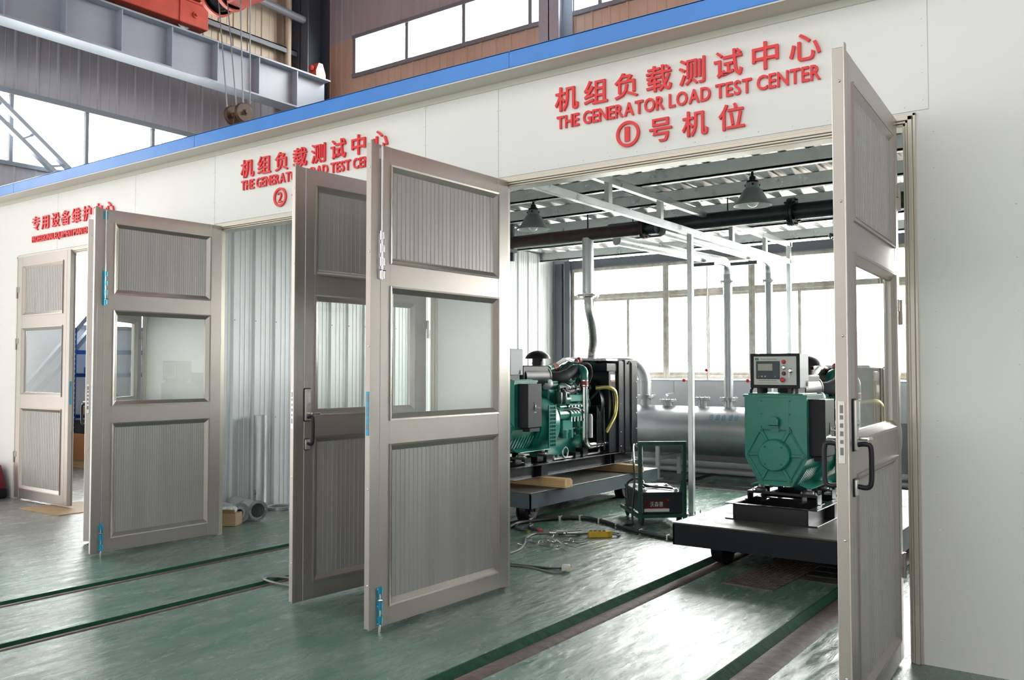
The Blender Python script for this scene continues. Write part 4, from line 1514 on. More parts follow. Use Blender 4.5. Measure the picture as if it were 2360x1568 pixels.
# fan with shroud, belt guard
mb = MB()
mb.lathe([(0, 1.55), (0.10, 1.55), (0.11, 1.60), (0.06, 1.64), (0, 1.64)], (0, 0, 0.64), (0, 1, 0), 24)
for z, x in ((0.50, 0.12), (0.80, 0.11), (0.48, -0.10)):
    mb.lathe([(0, 1.55), (0.06, 1.55), (0.05, 1.57), (0.06, 1.59), (0, 1.59)], (x, 0, z), (0, 1, 0), 20)
mb.build('pulley', 'blackm', G)
mb = MB()
for k in range(8):
    a = 2 * PI * k / 8
    c, s = math.cos(a), math.sin(a)
    r0, r1, w = 0.06, 0.25, 0.05
    P = lambda r, t, y: (r * c - t * s, y, 0.64 + r * s + t * c)
    mb.hexa([P(r0, -w, 1.70), P(r1, -w, 1.70), P(r1, w, 1.735), P(r0, w, 1.735), P(r0, -w, 1.705), P(r1, -w, 1.705), P(r1, w, 1.74), P(r0, w, 1.74)])
mb.lathe([(0, 1.66), (0.07, 1.66), (0.07, 1.75), (0, 1.75)], (0, 0, 0.64), (0, 1, 0), 20)
mb.build('fan', 'dgreen', G)
mb = MB()
mb.lathe([(0.262, 1.62), (0.275, 1.62), (0.275, 1.70), (0.262, 1.70)], (0, 0, 0.64), (0, 1, 0), 36)
mb.build('fan_ring', 'blackm', G)
mb = MB()
for i in range(12):
    y = 1.50 + i * 0.017
    mb.box(0.285, 0.290, y, y + 0.005, 0.20 + i * 0.004, 0.62 - i * 0.018)
mb.tube([(0.30, 1.62, 0.60), (0.30, 1.63, 0.16)], 0.008, 6)
mb.tube([(0.27, 1.62, 0.46), (0.30, 1.9, 0.13)], 0.010, 6)
mb.build('fan_guard', 'blackm', G, smooth=False)
mb = MB()
mb.tube(smooth_path([(0.20, 1.62, 0.80), (0.29, 1.70, 0.81), (0.335, 1.78, 0.77), (0.34, 1.81, 0.65), (0.335, 1.79, 0.52), (0.32, 1.72, 0.42), (0.30, 1.66, 0.34)], 6), 0.024, 14)
o = mb.build('bypass_pipe', 'zinc', G)
o['label'] = 'yellow zinc plated bent pipe'
# radiator
mb = MB()
mb.box(-0.335, 0.335, 1.88, 2.02, 0.12, 1.085, 0.004)
mb.box(-0.31, 0.31, 1.71, 1.90, 0.12, 1.06, 0.006)
mb.box(-0.31, 0.315, 1.66, 1.90, 0.98, 1.06, 0.004)
mb.box(0.305, 0.345, 2.00, 2.28, 0.10, 1.10, 0.003)
mb.box(-0.345, -0.305, 2.00, 2.28, 0.10, 1.10, 0.003)
mb.box(-0.335, 0.335, 2.02, 2.24, 0.12, 0.20)
mb.box(-0.335, 0.335, 2.02, 2.24, 1.0, 1.09)
mb.box(-0.30, 0.30, 2.06, 2.18, 0.2, 1.0)
rd = mb.build('radiator', 'blackm', G, smooth=False)
mb = MB()
mb.tube([(0.350, 2.06, 1.06), (0.352, 2.10, 1.085), (0.354, 2.13, 1.06), (0.354, 2.13, 0.22), (0.350, 2.16, 0.13)], 0.008, 8)
mb.build('overflow_hose', 'rubber', rd)
mb = MB()
for i in range(6):
    mb.sph((0.346, 2.25, 0.18 + i * 0.17), 0.007, 8)
    mb.sph((0.336, 1.92, 0.18 + i * 0.15), 0.006, 8)
mb.build('radiator_bolts', 'chrome', rd)
mb = MB()
mb.box(0.3095, 0.3115, 1.745, 1.845, 0.885, 0.945)
st = mb.build('warning_sticker', 'labelw', rd, smooth=False)
mb = MB()
mb.box(0.3095, 0.3116, 1.760, 1.845, 0.868, 0.884)
mb.build('sticker_band', 'labelr', st, smooth=False)
mb = MB()
mb.box(-0.30, 0.26, 1.74, 2.0, 1.086, 1.112, 0.006)
mb.build('top_tank', 'galv', rd, smooth=False)
mb = MB()
for sg in (-1, 1):
    mb.box(sg * 0.22, sg * 0.34, 1.95, 2.22, 0.113, 0.125)
    mb.box(sg * 0.15, sg * 0.24, 1.16, 1.24, 0.113, 0.165)
    mb.box(sg * 0.15, sg * 0.24, 1.30, 1.40, 0.113, 0.20)
mb.build('radiator_feet', 'blackm', G, smooth=False)
mb = MB()
mb.box(0.14, 0.22, 0.80, 1.75, 0.118, 0.133)
for yy in (0.82, 0.90, 1.70):
    mb.lathe([(0.016, 0), (0.016, 0.014), (0.008, 0.014), (0.008, 0.032), (0, 0.032)], (0.20, yy, 0.132), (0, 0, 1), 8)
mb.tube(arc((0.23, 0.98, 0.18), 0.05, 0, 2 * PI, (0, 1, 0), (0, 0, 1), 16), 0.008, 6)
mb.build('engine_feet', 'steel', G)
mb = MB()
mb.tube([(0.27, 1.40, 0.30), (0.27, 1.40, 0.52)], 0.024, 14)
mb.lathe([(0.024, 0), (0.016, 0.02), (0, 0.024)], (0.27, 1.40, 0.52), (0, 0, 1), 14)
mb.build('expansion_bottle', 'milk', G)

G2 = copy_tree(G)
G2.location = (-2.15, 1.57, 0.301)
G2['label'] = 'teal green generator set with control panel facing out, on the black right cart'

# ================================================================== CARTS


def cart(label, x0, x1, y0, y1, zb, zt, wheels, skirt):
    c = thing('rail_cart', label, 'cart', ((x0 + x1) / 2, y0, 0), group='low rail carts')
    hw, L = (x1 - x0) / 2, y1 - y0
    mb = MB()
    mb.box(-hw, hw, 0, L, zt - 0.012, zt, 0.003)
    mb.build('deck_plate', 'deck', c, smooth=False)
    mb = MB()
    for sg in (-1, 1):
        mb.box(sg * hw, sg * (hw - 0.012), 0, L, zb, zt - 0.012)
        mb.box(sg * (hw - 0.012), sg * (hw - 0.06), 0.012, L - 0.012, zb, zb + 0.010)
    mb.box(-hw, hw, 0, 0.012, zb, zt - 0.012)
    mb.box(-hw, hw, L - 0.012, L, zb, zt - 0.012)
    for yy in (L * 0.33, L * 0.66):
        mb.box(-hw + 0.02, hw - 0.02, yy, yy + 0.05, zb + 0.01, zt - 0.012)
    mb.build('cart_frame', skirt, c, smooth=False)
    for wx in wheels:
        for wy in (0.29, L - 0.35):
            mb = MB()
            lx = wx - (x0 + x1) / 2
            s = 1 if lx > 0 else -1
            mb.lathe([(0, -0.055), (0.05, -0.055), (0.05, -0.045), (0.095, -0.045), (0.108, -0.04), (0.108, 0.03), (0.125, 0.034), (0.125, 0.05), (0.045, 0.055), (0.045, 0.065), (0, 0.065)],
                     (lx, wy, 0.108), (-s, 0, 0), 28)
            w = mb.build('wheel', 'blackm', c)
            mb = MB()
            for q in (-0.075, 0.075):
                mb.box(lx + q - 0.008, lx + q + 0.008, wy - 0.06, wy + 0.06, 0.10, zt - 0.012)
            mb.tube([(lx - 0.09, wy, 0.108), (lx + 0.09, wy, 0.108)], 0.022, 12)
            mb.build('axle_bracket', 'blackm', w, smooth=False)
    return c


cart('blue grey low rail cart under the left generator and its timbers', -5.63, -4.345, 1.79, 4.23, 0.163, 0.30, (-5.405, -4.572), 'cart')
cart('black low rail cart under the right generator, wheel on the brown rail', -2.72, -1.34, 1.21, 3.95, 0.145, 0.30, (-2.475, -1.46), 'cartb')

for lab, y in (('pale timber beam under the near end of the left generator', 2.25), ('pale timber beam under the radiator end of the left generator', 3.66)):
    mb = MB()
    x0, x1 = -5.52, -4.285
    mb.prism([(0, 0.0), (0.135, 0.0), (0.135, 0.055), (0.105, 0.080), (0, 0.080)], lambda a, b: (x0, y + a, 0.3005 + b), lambda a, b: (x1, y + a, 0.3005 + b))
    tag(mb.build('timber_beam', 'wood', smooth=False), lab, 'timber', 'timber beams on the left cart')

# ================================================================== OVERHEAD PIPES, TANK, FRAME


def flange(mb, c, axis, r, t=0.02, bolts=8, ri=0.0):
    """bolted flange pair"""
    u, v, d = frame_of(axis)
    c = Vector(c)
    for o in (-t * 0.62, t * 0.62):
        mb.lathe([(ri, o - t / 2), (r, o - t / 2), (r, o + t / 2), (ri, o + t / 2), (ri, o - t / 2)], c, axis, 28)
    for k in range(bolts):
        a = 2 * PI * k / bolts
        q = c + (u * math.cos(a) + v * math.sin(a)) * r * 0.82
        mb.tube([q - d * t * 2.2, q + d * t * 2.2], r * 0.075, 6)


t = thing('exhaust_pipe', 'rust brown overhead exhaust pipe with a stub dropping to the left generator', 'pipe')
mb = MB()
yb, zb = 3.36, 2.795
mb.tube([(-7.0, yb, zb), (-4.06, yb, zb)], 0.066, 20)
mb.build('pipe_run', 'rustpipe', t)
mb = MB()
flange(mb, (-4.04, yb, zb), (1, 0, 0), 0.105, 0.018, 8)
mb.build('pipe_flange', 'rustpipe', t)
mb = MB()
mb.tube([(-4.02, yb, zb), (-3.90, yb, zb)], 0.068, 20)
mb.build('end_sleeve', 'darkpipe', t)
mb = MB()
mb.tube([(-4.70, yb, zb - 0.04), (-4.70, yb, 2.16)], 0.060, 20)
mb.build('drop_stub', 'galv', t)
mb = MB()
flange(mb, (-4.70, yb, 2.15), (0, 0, 1), 0.115, 0.010, 6)
mb.build('stub_flange', 'steel', t)
mb = MB()
path = smooth_path([(-4.70, yb, 2.14), (-4.69, yb + .005, 2.0), (-4.70, yb + .08, 1.85), (-4.77, yb + .22, 1.68), (-4.83, yb + .30, 1.58), (-4.85, yb + .32, 1.47)], 10)
mb.tube(path, [0.044 + (0.0035 if i % 2 else 0) for i in range(len(path))], 16)
mb.build('flexible_bellows', 'steel', t)
mb = MB()
mb.tube([(-4.70, yb, zb + 0.05), (-4.70, yb, 3.08)], 0.008, 6)
mb.tube([(-5.75, yb + .09, 2.60), (-5.75, yb + .09, 3.06)], 0.03, 6)
mb.tube([(-5.75, yb - .10, 2.60), (-5.75, yb - .10, 3.06)], 0.012, 6)
mb.box(-6.5, -5.70, yb - 0.12, yb + 0.12, 2.69, 2.725)
mb.build('pipe_hanger', 'darkpipe', t, smooth=False)

t = thing('exhaust_pipe', 'dark grey overhead exhaust pipe with a bolted flange, round end towards the left', 'pipe')
yd, zd = 3.70, 2.865
mb = MB()
mb.tube([(-4.62, yd, zd), (0.9, yd, zd)], 0.078, 22)
mb.sph((-4.62, yd, zd), 0.078, 20, (0.5, 1, 1))
mb.build('pipe_run', 'darkpipe', t)
mb = MB()
flange(mb, (-2.66, yd, zd), (1, 0, 0), 0.135, 0.024, 8)
mb.build('pipe_flange', 'blackm', t)
mb = MB()
mb.tube([(-2.24, yd, zd - 0.05), (-2.24, yd, 2.62)], 0.05, 18)
flange(mb, (-2.24, yd, 2.60), (0, 0, 1), 0.09, 0.012, 6)
mb.tube([(-2.24, yd, 2.6), (-2.19, yd + .05, 2.0), (-2.14, yd - .1, 1.62), (-2.12, yd - .3, 1.42)], 0.042, 14)
mb.build('drop_stub', 'darkpipe', t)
for xx in (-4.35, -3.30, -3.05):
    mb = MB()
    mb.tube([(xx, yd, zd + 0.07), (xx, yd, 3.08)], 0.006, 6)
    mb.build('hanger_rod', 'darkpipe', t)

for lab, x, z, xs, y0, zs, r, zn in (('silver pipe running back from behind the brown exhaust pipe and turning down to the tank', -4.18, 2.71, -4.60, 3.80, 2.78, 0.058, 1.02),
                                     ('thinner silver pipe farther right, turning down behind the right generator', -3.66, 2.69, -3.88, 3.43, 2.76, 0.046, 1.02)):
    t = thing('vent_pipe', lab, 'pipe', group='silver pipes dropping to the tank')
    ye = 5.86
    mb = MB()
    path = [(xs, y0, zs), (x, ye - 0.14, z)] + arc((x, ye - 0.14, z - 0.14), 0.14, PI / 2, 0, (0, 1, 0), (0, 0, 1), 6)
    mb.tube(path, r, 18)
    mb.build('pipe_run', 'galv', t)
    mb = MB()
    mb.tube([(x, ye, z - 0.14), (x, ye, zn)], r * 0.97, 18)
    mb.build('pipe_drop', 'tank', t)
    mb = MB()
    flange(mb, (x, ye, z - 0.24), (0, 0, 1), r * 1.75, 0.012, 8)
    flange(mb, (x, ye, zn), (0, 0, 1), r * 1.9, 0.012, 8)
    mb.build('pipe_flange', 'steel', t)
    mb = MB()
    mb.box(x - 0.26, x + 0.06, 5.3, 5.35, z - 0.09, z - 0.052)
    mb.build('support_bar', 'darkframe', t, smooth=False)

t = thing('silencer_tank', 'big silver horizontal tank with flanged nozzles along the window wall', 'tank', (0, 5.86, 0.61))
mb = MB()
mb.lathe([(0, -5.92), (0.12, -5.90), (0.22, -5.85), (0.29, -5.76), (0.305, -5.66), (0.305, -2.40), (0.29, -2.30), (0.2, -2.22), (0, -2.18)], (0, 0, 0), (1, 0, 0), 48)
mb.build('tank_shell', 'tank', t)
for x, r, z in ((-5.33, 0.075, 0.40), (-5.00, 0.062, 0.36), (-4.53, 0.058, 0.395), (-4.18, 0.060, 0.385), (-3.66, 0.05, 0.385)):
    mb = MB()
    mb.tube([(x, 0, 0.27), (x, 0, z)], r, 20)
    n = mb.build('nozzle', 'tank', t)
    mb = MB()
    flange(mb, (x, 0, z + 0.01), (0, 0, 1), r * 1.75, 0.012, 8)
    mb.build('nozzle_flange', 'steel', n)


def on_tank(a, b):
    return Vector((a, -math.sin(b) * 0.307, math.cos(b) * 0.307))


for x0 in (-5.62, -5.55, -5.48, -5.405, -4.33, -4.245, -4.17, -4.08, -4.01):
    mb = MB()
    for dx0, dx1, a0, a1 in ((0, .045, .80, .86), (0, .012, .80, 1.05), (.033, .045, .80, 1.05), (0, .045, .99, 1.05), (0.018, 0.027, .74, 1.1), (0, .045, .90, .94)):
        mb.poly([on_tank(x0 + dx, q) for dx, q in ((dx0, a0), (dx1, a0), (dx1, a1), (dx0, a1))])
    mb.build('painted_mark', 'bluepaint', t, smooth=False, normals=False)
for x in (-5.7, -5.0, -3.6, -2.7):
    mb = MB()
    mb.box(x - 0.022, x + 0.022, -0.33, -0.29, -0.60, -0.20)
    mb.box(x - 0.022, x + 0.022, 0.29, 0.33, -0.60, -0.20)
    mb.bar((x, -0.31, -0.35), (x, 0.31, -0.35), 0.05, 0.05)
    mb.box(x - 0.05, x + 0.05, -0.42, -0.25, -0.609, -0.595)
    mb.build('tank_stand', 'wpipe', t, smooth=False)
t = thing('air_duct', 'wide silver duct arching over from the left generator down to the tank', 'duct')
mb = MB()
path = [(-6.6, 5.86, 1.47), (-5.60, 5.86, 1.47)] + arc((-5.60, 5.86, 1.20), 0.27, PI / 2, 0, (1, 0, 0), (0, 0, 1), 10) + [(-5.33, 5.86, 1.03)]
mb.tube(path, 0.078, 24)
mb.build('duct_run', 'tank', t)
mb = MB()
mb.tube([(-5.33, 5.86, 1.205), (-5.33, 5.86, 1.225)], 0.083, 24)
flange(mb, (-5.33, 5.86, 1.035), (0, 0, 1), 0.135, 0.012, 10)
mb.build('duct_flange', 'steel', t)

# white water pipes on the window wall
t = thing('water_pipe', 'thin white water pipe with red valves under the booth windows', 'pipe')
mb = MB()
mb.tube([(-6.9, 6.34, 1.235), (1.4, 6.34, 1.235)], 0.012, 8)
mb.tube([(-4.66, 6.34, 1.235), (-4.66, 6.34, 2.85)], 0.010, 8)
mb.tube([(-5.15, 6.34, 1.235), (-5.15, 6.34, 1.06), (-5.19, 6.2, 1.04), (-5.0, 5.86, 1.03), (-5.0, 5.86, 0.99)], 0.012, 8)
mb.build('pipe_run', 'wpipe', t)
for x, z in ((-5.72, 1.265), (-4.98, 1.235), (-4.66, 1.37), (-4.1, 1.235)):
    mb = MB()
    mb.lathe([(0, -0.010), (0.022, -0.008), (0.022, 0.004), (0.010, 0.010), (0, 0.010)], (x, 6.30, z), (0, 1, 0), 12)
    mb.tube([(x, 6.30, z), (x, 6.34, z)], 0.008, 6)
    mb.build('valve_wheel', 'redb', t)
mb = MB()
mb.tube([(-6.9, 6.33, 0.14), (1.4, 6.33, 0.14)], 0.035, 10)
mb.tube([(-6.9, 6.36, 0.045), (1.4, 6.36, 0.045)], 0.030, 10)
tag(mb.build('skirting_pipe', 'wpipe'), 'pair of pale pipes along the foot of the window wall', 'pipe')

# galvanised ladder frame on posts
t = thing('pipe_gantry', 'galvanised ladder frame under the ceiling standing on two thin posts', 'frame', (-3.52, 0, 0))
mb = MB()
mb.box(-0.025, 0.025, 0.12, 6.2, 2.675, 2.735, 0.003)
mb.build('lower_chord', 'galv', t, smooth=False)
mb = MB()
mb.box(-0.025, 0.025, 0.12, 6.25, 2.893, 2.953, 0.003)
mb.build('upper_chord', 'galv', t, smooth=False)
for y in (0.8, 1.72, 2.66, 4.35, 5.35):
    mb = MB()
    mb.box(-0.022, 0.022, y - 0.03, y + 0.03, 2.70, 2.95, 0.002)
    mb.build('hanger', 'galv', t, smooth=False)
for y, zt in ((3.30, 2.68), (6.18, 2.95)):
    mb = MB()
    mb.box(-0.025, 0.025, y - 0.025, y + 0.025, 0.008, zt, 0.003)
    p = mb.build('post', 'galv', t, smooth=False)
    mb = MB()
    mb.box(-0.08, 0.08, y - 0.08, y + 0.08, 0.0, 0.009)
    for a, b in ((-1, -1), (1, -1), (1, 1), (-1, 1)):
        mb.tube([(a * .06, y + b * .06, 0.005), (a * .06, y + b * .06, 0.04)], 0.007, 6)
    mb.build('base_plate', 'steel', p, smooth=False)

# pendant lamps


def pendant(label, x, y, zr):
    t = thing('pendant_lamp', label, 'lamp', (x, y, zr), group='bell shaped pendant lamps')
    mb = MB()
    prof = [(0.150, 0), (0.147, 0.012), (0.118, 0.045), (0.095, 0.085), (0.072, 0.125), (0.055, 0.140), (0.052, 0.18), (0.048, 0.185)]
    mb.lathe(prof, (0, 0, 0), (0, 0, 1), 36)
    mb.build('lamp_shade', 'lampg', t)
    mb = MB()
    mb.lathe([(0.149, 0.001), (0.145, 0.010), (0.115, 0.043), (0.092, 0.083), (0.069, 0.123), (0.04, 0.135)], (0, 0, 0), (0, 0, 1), 36)
    mb.build('shade_lining', 'lampw', t)
    mb = MB()
    mb.sph((0, 0, 0.045), 0.052, 18, (1, 1, 1.1))
    mb.tube([(0, 0, 0.08), (0, 0, 0.13)], 0.022, 12)
    mb.build('bulb', 'bulb', t)
    mb = MB()
    mb.lathe([(0.049, 0.178), (0.044, 0.20), (0.026, 0.205), (0.024, 0.235), (0.012, 0.24), (0.010, 0.27), (0, 0.27)], (0, 0, 0), (0, 0, 1), 20)
    for k in range(4):
        a = k * PI / 2 + .4
        mb.tube([(math.cos(a) * 0.053, math.sin(a) * 0.053, 0.165), (math.cos(a) * 0.060, math.sin(a) * 0.060, 0.165)], 0.009, 8)
    mb.build('lamp_holder', 'blackp', t)
    mb = MB()
    top = 2.972 - zr
    mb.tube(smooth_path([(0, 0, 0.265), (0.012, 0.0, 0.29), (0.0, 0.012, top)], 5), 0.006, 6)
    mb.tube([(-0.03, 0, top - 0.012), (0.03, 0, top - 0.012)], 0.008, 8)
    mb.build('lamp_cord', 'rubber', t)


pendant('bell shaped pendant lamp in front of the bolted pipe flange', -2.50, 2.235, 2.68)
pendant('bell shaped pendant lamp near the hinge of the central open door', -4.62, 2.235, 2.69)

# ================================================================== FLOOR OBJECTS IN THE RIGHT BAY


def cable(name, label, pts, r, m, cat='cable', n=8, group=None):
    mb = MB()
    mb.tube(smooth_path(pts, 6), r, n)
    return tag(mb.build(name, m), label, cat, group)


thick = cable('power_cable', 'thick bundled black cable lying across the booth floor past the battery trolley',
      [(-4.48, 1.66, .018), (-4.53, 1.84, .018), (-4.49, 2.01, .018), (-4.40, 2.22, .018), (-4.22, 2.42, .018), (-3.98, 2.38, .018), (-3.62, 2.18, .018), (-3.15, 2.02, .018), (-2.80, 2.02, .018)], 0.018, 'cable')
for p in ((-4.49, 2.01), (-4.35, 2.28), (-4.22, 2.42), (-4.0, 2.385), (-3.75, 2.255), (-3.45, 2.125), (-3.15, 2.02)):
    mb = MB()
    mb.box(p[0] - 0.006, p[0] + 0.006, p[1] - 0.024, p[1] + 0.024, 0.0, 0.040)
    mb.build('cable_tie', 'pale', thick, smooth=False)
cable('grey_cable', 'grey cable winding out from behind the central door towards the metal coupling',
      [(-3.86, 0.82, .008), (-3.88, 0.97, .008), (-3.97, 1.17, .008), (-4.10, 1.38, .008), (-4.14, 1.56, .008), (-4.06, 1.66, .008), (-3.99, 1.645, .02)], 0.008, 'gcable')
cable('battery_lead', 'black battery lead ending in a red clip on the floor', [(-4.40, 1.90, .009), (-4.37, 1.80, .009), (-4.29, 1.74, .009), (-4.23, 1.745, .009)], 0.009, 'cable')
mb = MB()
mb.tube([(-4.232, 1.745, .012), (-4.14, 1.66, .012)], [0.012, 0.016], 8)
tag(mb.build('lead_clip', 'labelr'), 'red clip at the end of the black battery lead', 'clip')
cable('battery_lead', 'black battery lead ending in a brass clip on the floor', [(-4.52, 1.84, .009), (-4.46, 1.72, .009), (-4.37, 1.655, .009), (-4.29, 1.65, .009)], 0.009, 'cable')
mb = MB()
mb.tube([(-4.292, 1.65, .011), (-4.22, 1.585, .011)], [0.009, 0.013], 8)
tag(mb.build('lead_clip', 'zinc'), 'brass clip at the end of the second battery lead', 'clip')
mb = MB()
mb.tube([(-4.03, 1.615, .024), (-3.90, 1.665, .024)], 0.012, 10)
mb.tube([(-3.955, 1.615, .026), (-3.915, 1.695, .026)], 0.022, 12)
mb.tube([(-3.90, 1.67, .026), (-3.84, 1.745, .026)], [0.016, 0.022], 12)
mb.tube([(-3.845, 1.74, .026), (-3.82, 1.77, .026)], 0.025, 12)
tag(mb.build('pipe_coupling_tool', 'chrome'), 'chrome cable connector lying beside the wire scraps', 'connector')
cable('remote_cable', 'black cable arching from the chrome connector past the yellow control pendant',
      [(-3.82, 1.775, .010), (-3.76, 1.88, .010), (-3.66, 1.96, .010), (-3.58, 1.97, .010), (-3.545, 1.93, .010), (-3.54, 1.88, .010)], 0.008, 'cable')
t = thing('control_pendant', 'yellow hand held crane control pendant lying on the floor', 'control pendant', (-3.655, 1.80, 0.0), math.radians(38))
mb = MB()
mb.prism([(-0.095, -0.028), (0.06, -0.028), (0.085, -0.012), (0.10, -0.010), (0.10, 0.010), (0.085, 0.012), (0.06, 0.028), (-0.095, 0.028)],
         lambda a, b: (a, b, 0.002), lambda a, b: (a, b, 0.048))
mb.build('pendant_body', 'yellow', t, smooth=False)
mb = MB()
mb.tube([(0.10, 0, 0.025), (0.135, 0, 0.02), (0.15, -0.02, 0.012)], 0.009, 8)
mb.build('cable_sleeve', 'gcable', t)
mb = MB()
for i in range(4):
    mb.lathe([(0.012, 0), (0.012, 0.006), (0, 0.007)], (-0.075 + i * 0.036, 0, 0.048), (0, 0, 1), 10)
mb.build('pendant_button', 'blackp', t)
mb = MB()
for k in range(26):
    c = Vector((-3.82 + random.uniform(-.12, .12), 1.33 + random.uniform(-.10, .12), 0))
    p = []
    a = random.uniform(0, 6.28)
    for i in range(6):
        a += random.uniform(-1.1, 1.1)
        c = c + Vector((math.cos(a), math.sin(a), 0)) * 0.045
        p.append((c.x, c.y, 0.004 + random.uniform(0, .02)))
    mb.tube(smooth_path(p, 3), 0.0026, 4)
tag(mb.build('wire_scraps', 'rope'), 'tangle of thin metal wire scraps on the floor', 'wire scraps', kind='stuff')
cable('plug_cable', 'black double cable running from behind the central door to a pale plug',
      [(-3.70, 0.50, .007), (-3.50, 0.555, .007), (-3.37, 0.58, .007), (-3.265, 0.615, .012)], 0.007, 'cable')
cable('plug_cable', 'slack lower loop of cable reaching the pale plug', [(-3.70, 0.49, .006), (-3.46, 0.535, .006), (-3.26, 0.49, .006), (-3.20, 0.56, .01)], 0.0055, 'gcable')
t = thing('plug', 'pale square electric plug on the floor at the end of the black cable', 'plug', (-3.225, 0.60, 0.0), 0.5)
mb = MB()
mb.box(-0.028, 0.028, -0.024, 0.024, 0.0, 0.046, 0.006, 2)
mb.build('plug_body', 'pale', t)
mb = MB()
for q in (-0.010, 0.010):
    mb.box(0.028, 0.045, q - 0.003, q + 0.003, 0.015, 0.028)
mb.build('plug_pin', 'zinc', t, smooth=False)
cable('loose_cable', 'loop of grey cable on the floor by the half hidden door with black handle', [(-4.33, -0.78, .008), (-4.55, -0.80, .010), (-4.70, -0.76, .008), (-4.66, -0.68, .008), (-4.40, -0.62, .008)], 0.008, 'gcable')
mb = MB()
mb.tube(arc((-1.17, -0.95, 0.014), 0.05, 0, 2 * PI, (1, 0, 0), (0, 1, 0), 20), 0.013, 8)
mb.tube(smooth_path([(-1.12, -0.95, 0.014), (-1.08, -0.88, 0.014), (-1.0, -0.84, 0.014)], 5), 0.011, 8)
tag(mb.build('cable_coil', 'cable'), 'small coil of black cable at the foot of the nearest door', 'cable')

# battery trolley
c0, c1 = Vector((-3.60, 2.40, 0)), Vector((-3.27, 2.64, 0))
ang = math.radians(42)
t = thing('battery_trolley', 'dark green hand trolley with tall handle frame holding two black batteries', 'trolley', (c0.x, c0.y, 0), ang)
w, dep = 0.40, 0.66
mb = MB()
for x in (0, w):
    mb.box(x - 0.016, x + 0.016, -0.012, 0.012, 0.03, 0.735, 0.002)
mb.box(-0.016, w + 0.016, -0.013, 0.013, 0.715, 0.745, 0.002)
mb.bar((w, 0.0, 0.42), (w - 0.06, 0.12, 0.08), 0.02, 0.025)
mb.box(w - 0.014, w + 0.014, -0.010, 0.010, 0.06, 0.09)
mb.build('handle_frame', 'dgreen', t, smooth=False)
mb = MB()
for y in (0.02, dep):
    mb.box(-0.02, w + 0.02, y - 0.016, y + 0.016, 0.075, 0.105)
for x in (-0.01, w * .5, w + 0.01):
    mb.box(x - 0.016, x + 0.016, 0.0, dep, 0.076, 0.104)
mb.build('deck_frame', 'dgreen', t, smooth=False)
for x in (0.03, w - 0.03):
    for y in (0.07, dep - 0.07):
        mb = MB()
        mb.lathe([(0, -0.012), (0.030, -0.012), (0.034, 0), (0.030, 0.012), (0, 0.012)], (x, y, 0.034), (1, 0, 0), 18)
        mb.box(x - 0.020, x - 0.014, y - 0.02, y + 0.02, 0.03, 0.078)
        mb.box(x + 0.014, x + 0.020, y - 0.02, y + 0.02, 0.03, 0.078)
        mb.build('castor', 'rubber', t, smooth=False)
mb = MB()
mb.tube([(0.02, 0.015, 0.10 + 0.03 * 0)] + [(0.024 + (0.004 if i % 2 else 0), 0.016, 0.12 + i * 0.02) for i in range(30)], 0.004, 5)
mb.build('chain', 'chrome', t)


def battery(label, y0, y1):
    b = thing('battery', label, 'battery', (c0.x, c0.y, 0), ang, group='black batteries on the trolley')
    mb = MB()
    mb.box(0.02, w - 0.005, y0, y1, 0.105, 0.285, 0.006)
    mb.box(0.015, w, y0 - 0.004, y1 + 0.004, 0.265, 0.296, 0.004)
    mb.build('battery_case', 'batt', b, smooth=False)
    for x, m in ((0.06, 'steel'), (w - 0.05, 'steel')):
        mb = MB()
        mb.lathe([(0.014, 0), (0.012, 0.025), (0, 0.025)], (x, (y0 + y1) / 2 - 0.08, 0.296), (0, 0, 1), 12)
        mb.box(x - 0.022, x + 0.022, (y0 + y1) / 2 - 0.10, (y0 + y1) / 2 - 0.06, 0.303, 0.312)
        mb.build('terminal', m, b, smooth=False)
    return b


b1 = battery('front black battery on the trolley with maroon label and white characters', 0.03, 0.315)
f_b = lambda a, b, d: (a, 0.0290 - d, b)
mb = MB()
mb.box(0.045, 0.27, 0.0285, 0.0302, 0.155, 0.235)
mb.build('battery_label', 'battlab', b1, smooth=False)
mb = MB()
mb.box(0.045, 0.27, 0.028, 0.0302, 0.125, 0.152)
mb.build('label_strip', 'labelw', b1, smooth=False)
mb = MB()
mb.hexa([(0.245, 0.0278, 0.235), (0.255, 0.0278, 0.235), (0.272, 0.0278, 0.218), (0.262, 0.0278, 0.218), (0.245, 0.0285, 0.235), (0.255, 0.0285, 0.235), (0.272, 0.0285, 0.218), (0.262, 0.0285, 0.218)])
mb.box(0.06, 0.24, 0.0276, 0.0284, 0.154, 0.158)
mb.build('label_flash', 'redb', b1, smooth=False)
cjk('沃森德', (0.115, 0.155, 0.195), 0.192, 0.038, 0.05, b1, 'label_character', 0.0, 0.001, f_b, 'labelw')
battery('rear black battery on the trolley, under coiled leads', 0.325, 0.64)
mt = Matrix.Translation(c0) @ Matrix.Rotation(ang, 4, 'Z')


def TL(*p):
    return tuple(mt @ Vector(p))


